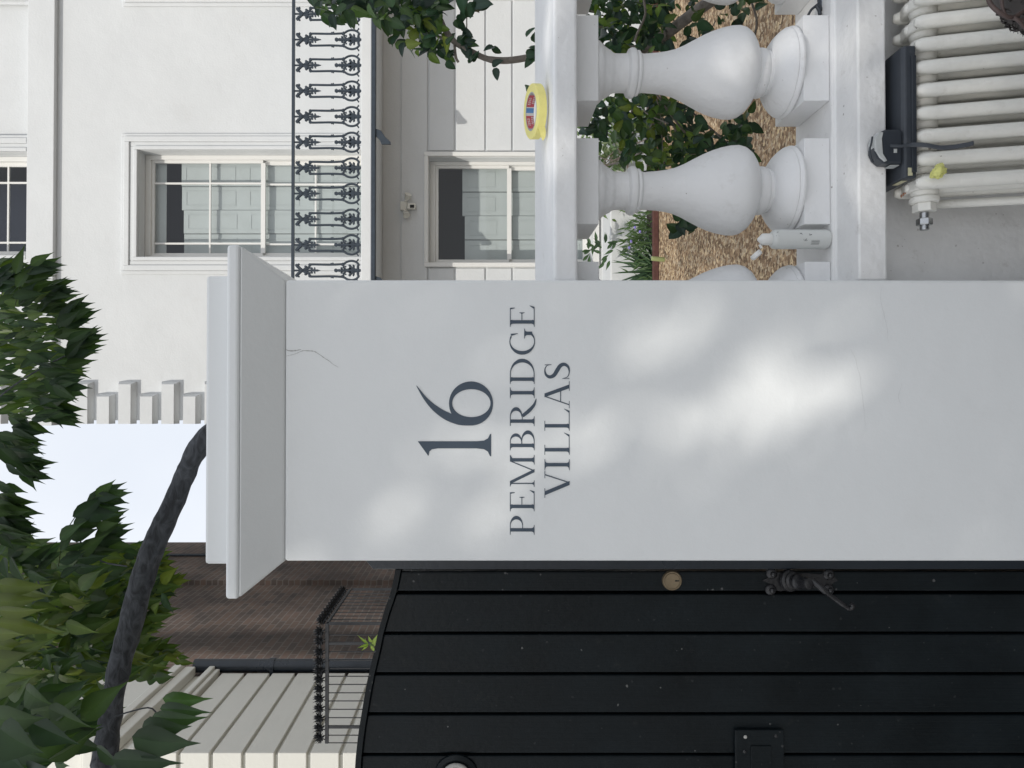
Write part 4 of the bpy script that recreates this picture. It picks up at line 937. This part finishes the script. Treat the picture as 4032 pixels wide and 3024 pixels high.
def scatter(Mb, pl, n, Y0, Y1, L, wd, cols, dirf, jit=.35, upf=None):
    xs = [p[0] for p in pl]; ys = [p[1] for p in pl]; k = 0
    while k < n:
        x = random.uniform(min(xs), max(xs)); y = random.uniform(min(ys), max(ys))
        if not inpoly(x, y, pl): continue
        q = P(x, y, random.uniform(Y0, Y1)); d = dirf() + Vector((random.gauss(0,jit), random.gauss(0,jit), random.gauss(0,jit*.6)))
        up = Vector((random.gauss(0,.4), -1, random.gauss(.3,.4))) if upf is None else upf()
        c = random.choice(cols); v = random.uniform(.75,1.25); s = random.uniform(.75,1.25)
        leaf(Mb, q, d, up, L*s, wd*s, (c[0]*v, c[1]*v, c[2]*v), curl=random.uniform(.05,.35)); k += 1
down = lambda: Vector((.12, -.1, -1))
G_dark = [(.022,.045,.018),(.03,.06,.022),(.02,.042,.022),(.035,.065,.02)]
G_mid = [(.048,.082,.02),(.042,.072,.022),(.064,.10,.02)]
G_lit = [(.075,.10,.018),(.09,.115,.022),(.055,.085,.016)]
vine = thing('wisteria_vine', P(420, 2990, 1.75), 'climbing wisteria with thick dark twisted stem arching over the pier and gate', 'vine')
tp = [(1500,3560),(1000,3540),(640,3480),(470,3350),(425,3200),(418,3060),(413,2984),(430,2862),(446,2747),(474,2611),(515,2455),(562,2279),(610,2137),(675,1997),(734,1853),(792,1744),(850,1690),(960,1660)]
tpth = smooth_path([Vector((P(1500,3560,1.78).x,1.78,GZ))]+[P(a,b,1.78) for a,b in tp], 5)
rad_ = []
for i in range(len(tpth)):
    f = i/5; ctrl = [62,60,58,54,52,50,47,46,40,36,40,42,43,41,38,36,34,33,32]; a = int(min(f,len(ctrl)-2)); rad_.append((ctrl[a]+(ctrl[a+1]-ctrl[a])*min(f-a,1))*1.78/2912*1.08*(1+.04*sin(i*1.7)))
Mb = M().tube(tpth, rad_, 22)
def gnarl(p):
    n_ = noise.noise(Vector((p.x*26, p.y*60, p.z*26)))*.0045 + noise.noise(p*75)*.0025; return p + Vector((n_, n_*.8, n_))
Mb.xf(gnarl).build('trunk', MT['bark'], vine, smooth=True)
for pts_ in ([(0,2075),(40,2110),(75,2150),(150,2190),(200,2210)],[(140,2230),(150,2290),(165,2330)],[(0,1560),(80,1500),(180,1440),(260,1400)],[(500,2230),(400,2210),(330,2150),(300,2080),(340,2000)],[(430,2830),(520,2800),(600,2790),(640,2860)]):
    M().tube(smooth_path([P(a,b,1.7) for a,b in pts_],4), .0018, 5).build('twig', MT['bark'], vine)
def pinnate(Mb, pts_, Y, L, wd, cols, n=9, spread=1.0, jitY=.03):
    ph = smooth_path([P(a,b,Y) for a,b in pts_], 5); 
    for i in range(n):
        t = (i+.5)/n*(len(ph)-1); q = ph[int(t)]; tan = (ph[min(int(t)+1,len(ph)-1)]-ph[max(int(t)-1,0)]).normalized()
        for s in (-1,1):
            sd_ = Vector((tan.z,0,-tan.x))*s; d = Vector((0,0,-1))*.75 + tan*.35 + sd_*.35*spread + Vector((random.gauss(0,.1),random.uniform(-.35,.1),random.gauss(0,.1)))
            c = random.choice(cols); v = random.uniform(.8,1.2); k = random.uniform(.85,1.15)*(.75+.5*sin(pi*(i+.5)/n))
            leaf(Mb, q+Vector((0,random.uniform(-jitY,jitY),0)), d, Vector((random.gauss(0,.35),-1,random.gauss(.2,.3))), L*k, wd*k, (c[0]*v,c[1]*v,c[2]*v), curl=random.uniform(.05,.3))
    leaf(Mb, ph[-1], (ph[-1]-ph[-3])+Vector((0,0,-.02)), Vector((0,-1,.2)), L, wd, random.choice(cols))
    Mb.tube(ph, .0011, 4, col=(.05,.07,.02))
fo = M()
A = [(-60,1010),(30,1030),(60,1080),(150,1080),(130,1140),(230,1150),(220,1230),(300,1240),(290,1330),(270,1400),(280,1470),(180,1520),(220,1600),(240,1670),(150,1660),(60,1640),(-60,1640)]
scatter(fo, A, 340, 1.7, 2.05, .060, .017, G_dark+G_mid, down, jit=.25)
for pts_ in ([(60,1200),(80,1120),(100,1070),(150,1050)],[(160,1230),(170,1180),(200,1130)],[(240,1330),(250,1270),(270,1220)],[(270,1450),(280,1380),(300,1330)],[(150,1560),(190,1600),(230,1640)],[(60,1640),(70,1690),(80,1730)],
             [(0,1730),(40,1780),(80,1830),(110,1860)],[(0,1200),(10,1120),(0,1060)],[(0,1700),(20,1760),(60,1830)],[(130,1400),(170,1450),(220,1510),(250,1520)]):
    pinnate(fo, pts_, random.uniform(1.65,1.8), .062, .023, G_dark, n=8)
for pts_ in ([(-20,1900),(0,1960),(10,2010),(20,2060)],[(-40,2000),(0,2060),(30,2100)],[(230,2230),(250,2120),(300,2030),(370,1960),(400,1950)],[(260,2260),(330,2180),(380,2120),(400,2060)],[(150,2250),(60,2200),(0,2180)]):
    pinnate(fo, pts_, random.uniform(1.6,1.75), .066, .027, G_dark, n=9)
D1 = [(-60,2150),(60,2140),(180,2210),(250,2160),(330,2200),(350,2300),(400,2400),(420,2600),(400,2800),(330,2820),(280,2760),(200,2800),(60,2830),(-60,2840)]
scatter(fo, D1, 640, 1.85, 2.6, .082, .034, G_dark+G_mid+G_mid+G_lit, down, jit=.5)
D2 = [(380,2160),(480,2160),(620,2200),(600,2260),(660,2290),(640,2380),(560,2500),(620,2640),(620,2680),(460,2680),(400,2500)]
scatter(fo, D2, 360, 1.95, 2.6, .062, .028, G_mid+G_mid+G_lit+G_dark, lambda: Vector((.3,-.1,-1)), jit=.5)
for pts_ in ([(520,2420),(570,2360),(620,2310),(680,2290)],[(560,2600),(600,2560),(650,2560),(700,2600)],[(480,2300),(560,2250),(620,2220)],[(500,2480),(560,2440),(610,2400)]): pinnate(fo, pts_, 2.1, .05, .02, G_mid+G_lit, n=9)
fb = fo
def big(x, y, x2, y2, wd_, Y, col): 
    a = P(x,y,Y); b = P(x2,y2,Y-.05); d = b-a; leaf(fb, a, d, Vector((random.gauss(0,.12),-1,random.gauss(.0,.1))), d.length, wd_*1.12*Y/2912, col, curl=random.uniform(.05,.15))
for args in ((-20,2300,190,2335,70,1.5,G_lit[0]),(-40,2370,150,2375,70,1.48,(.075,.10,.018)),(-30,2450,230,2470,62,1.5,G_lit[1]),(-30,2540,150,2560,75,1.47,G_lit[0]),(-60,2610,120,2590,75,1.46,(.07,.095,.018)),(60,2320,190,2345,48,1.55,G_lit[0]),(-20,2400,170,2440,55,1.45,G_lit[1]),(30,2590,200,2520,55,1.45,G_lit[2]),(-40,2500,90,2480,50,1.4,G_lit[1]),(20,2660,170,2650,60,1.4,G_lit[0]),
             (-40,2700,120,2690,90,1.3,G_lit[2]),(30,2740,110,2700,70,1.3,G_mid[0]),
             (190,2790,350,2870,95,1.4,G_dark[3]),(110,2840,290,2930,105,1.35,G_dark[2]),(0,2870,140,2990,150,1.25,G_dark[0]),(-60,2900,100,3050,160,1.3,G_dark[2]),(-40,2830,170,2850,120,1.35,G_dark[3]),(120,2800,240,2810,80,1.45,G_mid[1]),(60,2960,210,2980,70,1.5,G_dark[1]),
             (640,2750,822,2772,62,1.45,(.05,.10,.035)),(630,2790,818,2795,70,1.44,(.035,.07,.03)),(600,2820,800,2862,80,1.42,(.04,.08,.03)),(560,2860,745,2885,95,1.40,(.03,.055,.028)),(520,2900,765,2965,112,1.38,(.032,.055,.032)),(440,2990,700,3000,100,1.38,(.022,.042,.022)),(430,3040,600,3060,90,1.4,(.02,.04,.02)),(380,2940,480,3020,60,1.5,G_dark[0])):
    big(*args)
D3 = [(-90,2680),(120,2700),(300,2760),(340,2860),(250,2920),(180,3060),(-60,3080)]
scatter(fb, D3, 75, 1.4, 1.9, .085, .045, G_dark, down, jit=.45)
fb.build('foliage', MT['leaf'], vine)

# camellia like shrub behind the balustrade
shr = thing('ivy_shrub', (1.75, 2.5, GZ), 'glossy dark green leafy shrub with woody stems behind the balustrade', 'shrub')
Mb = M()
def stem_(pts_, Y, r): Mb.tube(smooth_path([P(a,b,Y+.0*i) for i,(a,b) in enumerate(pts_)],5), r, 8)
def stem2(pts_, r): Mb.tube(smooth_path([P(a,b,c) for a,b,c in pts_],5), r, 8)
stem2([(2300,215,2.25),(2180,222,2.22),(2103,224,2.2),(2000,238,2.2),(1920,232,2.2),(1850,200,2.2),(1790,165,2.2),(1755,120,2.2),(1725,60,2.25),(1660,5,2.3),(1600,-60,2.3)], [.0105]*20+[.009]*16+[.007]*15)
stem2([(1800,165,2.2),(1740,150,2.2),(1660,110,2.2),(1600,60,2.2)], .0045); stem2([(1790,180,2.2),(1795,225,2.18),(1805,245,2.18)], .004); stem2([(1810,180,2.2),(1835,125,2.2),(1838,70,2.2),(1840,10,2.2)], .0018); stem2([(1565,0,2.3),(1570,50,2.25),(1590,85,2.2)], .0015)
stem2([(2900,-60,2.0),(2790,10,2.1),(2700,75,2.2),(2600,150,2.3),(2500,200,2.35),(2300,215,2.25)], .017)
for pts_ in ([(2400,650,3.0),(2520,600,2.8),(2600,420,2.6),(2680,560,2.7)],[(2960,10,2.2),(2980,90,2.2),(2960,180,2.2)],[(2535,0,2.1),(2540,60,2.1),(2510,130,2.1),(2500,160,2.1)],[(2560,330,2.4),(2640,450,2.4),(2760,600,2.5)],[(2700,420,2.5),(2860,560,2.5)],[(2450,560,2.6),(2500,400,2.5),(2540,300,2.4)]): stem2(pts_, .0035)
for k in range(16):
    a = P(random.uniform(2500,2900), random.uniform(0,650), random.uniform(2.3,3.0)); b = P(random.uniform(2250,2700), random.uniform(0,700), random.uniform(2.3,3.0)); m2 = (a+b)/2+Vector((random.uniform(-.05,.05),0,random.uniform(0,.06))); Mb.tube(smooth_path([a,m2,b],4), .0025, 5)
Mb.build('stem', MT['stem'], shr, smooth=True)
IV = ((0,.0),(.10,.7),(.30,1.0),(.55,.86),(.80,.5),(1,0))
def ivy(Mb, pl, n, Y0, Y1, L, wd, cols, jit=1.0):
    xs = [p[0] for p in pl]; ys = [p[1] for p in pl]; k = 0
    while k < n:
        x = random.uniform(min(xs), max(xs)); y = random.uniform(min(ys), max(ys))
        if not inpoly(x, y, pl): continue
        q = P(x, y, random.uniform(Y0, Y1)); d = Vector((random.gauss(0,1), random.gauss(0,.5), random.gauss(-.5,.8))); up = Vector((random.gauss(0,.7), -1, random.gauss(.5,.6)))
        c = random.choice(cols); v = random.uniform(.7,1.3); s = random.uniform(.6,1.3)
        leaf(Mb, q, d, up, L*s, wd*s, (c[0]*v, c[1]*v, c[2]*v), curl=random.uniform(.1,.5), pts=IV); k += 1
fo = M(); C_d = [(.018,.045,.022),(.022,.055,.028),(.03,.065,.025),(.02,.04,.03)]; C_m = [(.045,.085,.03),(.055,.095,.035),(.04,.075,.035)]; C_l = [(.10,.16,.03),(.07,.13,.03),(.13,.17,.03)]
ivy(fo, [(2290,-60),(2290,30),(2380,180),(2420,260),(2560,300),(2640,230),(2640,100),(2640,-60)], 420, 2.2, 2.7, .040, .026, C_d+C_l[:1])
ivy(fo, [(2270,440),(2290,560),(2350,580),(2400,470),(2350,400)], 44, 2.1, 2.3, .038, .026, C_d)
ivy(fo, [(2380,380),(2440,640),(2560,720),(2640,640),(2700,700),(2760,560),(2640,400),(2500,340)], 430, 2.3, 3.0, .041, .026, C_d+C_l+C_m)
ivy(fo, [(2620,360),(2700,560),(2760,640),(2860,640),(2960,600),(2950,440),(2860,480),(2800,560),(2720,420)], 110, 2.2, 2.7, .043, .028, C_d+C_m[:1])
ivy(fo, [(2640,-60),(2660,120),(2800,240),(2900,100),(3000,60),(3000,-60)], 70, 2.0, 2.5, .042, .028, C_d+C_m)
ivy(fo, [(2680,100),(2720,60),(2900,230),(2980,210),(2900,280),(2760,250)], 16, 2.2, 2.4, .045, .03, C_d)
ivy(fo, [(2640,870),(2700,930),(2730,900),(2680,860)], 6, 2.4, 2.5, .045, .035, C_d)
# sprigs above the coping
ivy(fo, [(1210,-60),(1240,40),(1310,80),(1400,40),(1460,60),(1540,110),(1620,90),(1720,40),(1740,-60)], 270, 2.0, 2.3, .044, .028, C_d+C_l[1:2]+C_m)
ivy(fo, [(1520,60),(1560,150),(1600,200),(1700,210),(1760,180),(1740,60),(1650,10)], 85, 2.05, 2.3, .045, .028, C_d+C_l)
ivy(fo, [(1800,-40),(1900,-40),(1880,40),(1820,50)], 22, 2.05, 2.25, .05, .032, C_d)
for (ix, iy, n_) in ((1765,215,3),(1800,80,3),(1820,135,5),(1838,170,4),(1850,245,4),(1940,200,2),(1945,250,2),(2085,150,3),(2085,230,5),(2095,180,2),(1330,60,3),(1545,170,4),(1745,230,3),(2055,345,1),(2690,890,4)):
    for k in range(n_):
        q = P(ix+random.uniform(-18,18), iy+random.uniform(-18,18), 2.19 if ix < 2000 else 2.05); c = random.choice(C_d+C_l[1:2] if ix < 1800 else C_d); leaf(fo, q, Vector((random.gauss(0,.8),random.gauss(-.2,.4),random.gauss(-.5,.6))), Vector((random.gauss(0,.5),-1,.4)), .036, .025, c, .3, IV)
fo.build('foliage', MT['gleaf'], shr)
# far background plants in the bed
def plant(name, label, cat, seed_pl, n, Y0, Y1, L, wd, cols, mt='leaf'):
    t = thing(name, P(sum(p[0] for p in seed_pl)/len(seed_pl), sum(p[1] for p in seed_pl)/len(seed_pl), Y0)*1, label, cat)
    w0 = W[t.name]; t.location = (w0.x, w0.y, GZ); W[t.name] = Vector((w0.x, w0.y, GZ)); return t
t1 = plant('olive_sapling', 'wispy grey green sapling before the low white wall', 'shrub', [(2300,500),(2450,700)], 0, 5.6, 6, 0, 0, 0)
Mb = M(); 
for k in range(9):
    a = P(2580, 560+random.uniform(-40,60), 6.6); b = P(random.uniform(2290,2480), random.uniform(470,720), 6.6); mid = (a+b)/2+Vector((random.uniform(-.1,.1),0,.1)); pth = smooth_path([a,mid,b],4); Mb.tube(pth, .005, 5)
Mb.build('stem', MT['stem'], t1)
fo = M()
for k in range(420):
    q = P(random.gauss(2380,60), random.gauss(600,80), random.uniform(6.57,6.9)); c = random.choice([(.12,.17,.09),(.09,.14,.07),(.16,.2,.12)]); leaf(fo, q, Vector((random.gauss(0,1),random.gauss(0,.4),random.gauss(-.2,.8))), Vector((0,-1,.5)), .075, .026, c)
fo.build('foliage', MT['leaf'], t1)
t2 = plant('lavender', 'feathery green plant with small violet flowers in the bed', 'plant', [(2450,960)], 0, 6.6, 6.8, 0, 0, 0)
fo = M(); 
for k in range(260):
    q = P(random.triangular(2440,2600,2560), random.gauss(950,80), random.uniform(6.57,6.9)); c = random.choice([(.05,.09,.03),(.07,.12,.05),(.10,.15,.08)]); leaf(fo, q, Vector((random.gauss(0,.6),0,1)), Vector((0,-1,.2)), .10, .014, c)
for k in range(26):
    q = P(random.uniform(2290,2420), random.gauss(990,35), 6.7); leaf(fo, q, Vector((random.gauss(0,1),0,random.gauss(0,.6))), Vector((0,-1,.2)), .10, .03, (.05,.09,.05))
fo.build('foliage', MT['leaf'], t2)
for (ix, iy) in ((2500,895),(2520,912),(2485,950),(2478,975)): M().ball(P(ix,iy,6.55), .011, 8, (1.3,1,1)).build('flower', MT['petal'], t2)
t3 = plant('spiky_plant', 'dark green plant with long sword shaped leaves at the low white wall', 'plant', [(2560,1060)], 0, 6.6, 6.8, 0, 0, 0)
fo = M(); cc = P(2585, 1060, 6.68)
for k in range(46):
    a = random.uniform(-1.45,1.45); d = Vector((sin(a), random.uniform(-.4,.3), cos(a)*.9+.15)).normalized(); leaf(fo, cc+Vector((random.uniform(-.03,.03),0,.0)), d, Vector((0,-1,.3)), random.uniform(.22,.42), .024, random.choice([(.03,.06,.03),(.04,.08,.035),(.025,.05,.03)]), .25, ((0,.6),(.3,1),(.6,.8),(.85,.45),(1,0)))
fo.build('foliage', MT['gleaf'], t3)
sk2 = M().lathe([(.018,0),(.02,.006),(.02,.10),(.018,.11)], P(2615, 1022, 6.2), (.05,-.2,1), 14).build('tube_stub', mat('yellow_green', (.26,.30,.13), .6), smooth=True, auto=40); tag(sk2, 'short pale green stake standing in the gravel edge', 'stake')
sp2 = thing('sapling', P(1500, 2530, 1.95), 'pale green seedling peeping over the black gate', 'plant'); sp2.location.z = GZ; W[sp2.name].z = GZ
a = P(1455,2538,1.95); M().tube(smooth_path([(a.x-.02,1.95,GZ),(a.x-.01,1.95,.8),a]), .003, 6).build('stem', MT['stemg'], sp2)
fo = M()
for (x,y,x2,y2,w_) in ((1470,2545,1478,2500,22),(1450,2535,1411,2505,12),(1452,2538,1410,2548,12),(1450,2540,1425,2560,9),(1460,2540,1478,2575,14),(1448,2538,1436,2520,9),(1465,2530,1450,2510,16)):
    a = P(x,y,1.95); b = P(x2,y2,1.93); leaf(fo, a, b-a, Vector((.2,-1,.3)), (b-a).length, w_*1.95/2912, random.choice([(.22,.30,.08),(.3,.38,.12)]), .2)
fo.build('foliage', MT['leaf'], sp2)

# ------------------------------------------------------------------ street tree behind the photographer, crown shaped to throw shade and dapples on the pier
st = thing('street_tree', (-4.6, -5.0, 0), 'tall leafy street tree standing on the pavement behind the camera', 'tree')
cc = Vector((0.4, 1.5, 1.0)) + SUN*9.6
Mb = M().tube(smooth_path([(-4.6,-5.0,0),(-4.6,-5.0,2.5),(-4.8,-5.4,5.5),(cc.x,cc.y,cc.z)],5), [.2]*6+[.15]*5+[.08]*5, 14)
for k in range(9):
    a = k*2.4; Mb.tube([(-4.8,-5.4,5.0+.1*k), cc+Vector((cos(a)*1.6, sin(a)*1.4, random.uniform(-1,1)))], [.06,.012], 6)
Mb.build('trunk', MT['bark'], st, smooth=True)
fo = M(); random.seed(11); gaps = []
def gap(pts_, r, Y=YP):  # crown leaves left out along sun rays, so light spots land at these points
    pth = smooth_path([P(a,b,Y) for a,b in pts_], 8) if len(pts_) > 1 else [P(*pts_[0],Y)]
    for p in pth: gaps.append((p, r*(1.0 if Y == YP else .68)))
for g_ in ([(1400,2110),(1600,2030)],[(1680,1980),(2050,1790)],[(2180,1500),(2550,1390)],[(2250,1850),(2700,1760),(2930,1700)],[(2880,1570),(3230,1590)],[(3080,1710),(3240,1650)],[(3260,1500),(3440,1470)],[(3600,1510),(3760,1480)],[(3950,1150),(4060,1130)],[(3980,1530),(4060,1520)]): gap(g_, .066)
gap([(2130,60),(2130,250)], .13, 1.65); gap([(2140,560),(2145,640)], .15, 1.65); gap([(2860,260),(2800,330)], .16, 1.6); gap([(3340,200),(3340,500),(3340,800),(3340,1000)], .12, 1.55); gap([(3700,60),(3800,300)], .10, 1.45)
k = 0
while k < 9500:
    if k % 5: t_ = Vector((random.uniform(-1.3,2.4), random.uniform(1.2,2.0), random.uniform(-.3,2.6)))
    else: t_ = Vector((random.gauss(.4,1.6), random.gauss(1.5,1.2), random.gauss(1,1.5)))
    q = t_ + SUN*random.gauss(9.6,.8); bad = False
    for (p, r) in gaps:
        v = q-p; dd = (v - SUN*v.dot(SUN)).length
        if dd < r: bad = True; break
    k += 1
    if bad: continue
    leaf(fo, q, Vector((random.gauss(0,1),random.gauss(0,1),random.gauss(-.4,.6))), Vector((random.gauss(0,.5),random.gauss(0,.5),1)), .17, .10, random.choice(G_dark+G_mid), .2, ((0,.2),(.4,1),(1,0)))
fo.build('crown', MT['leaf'], st)
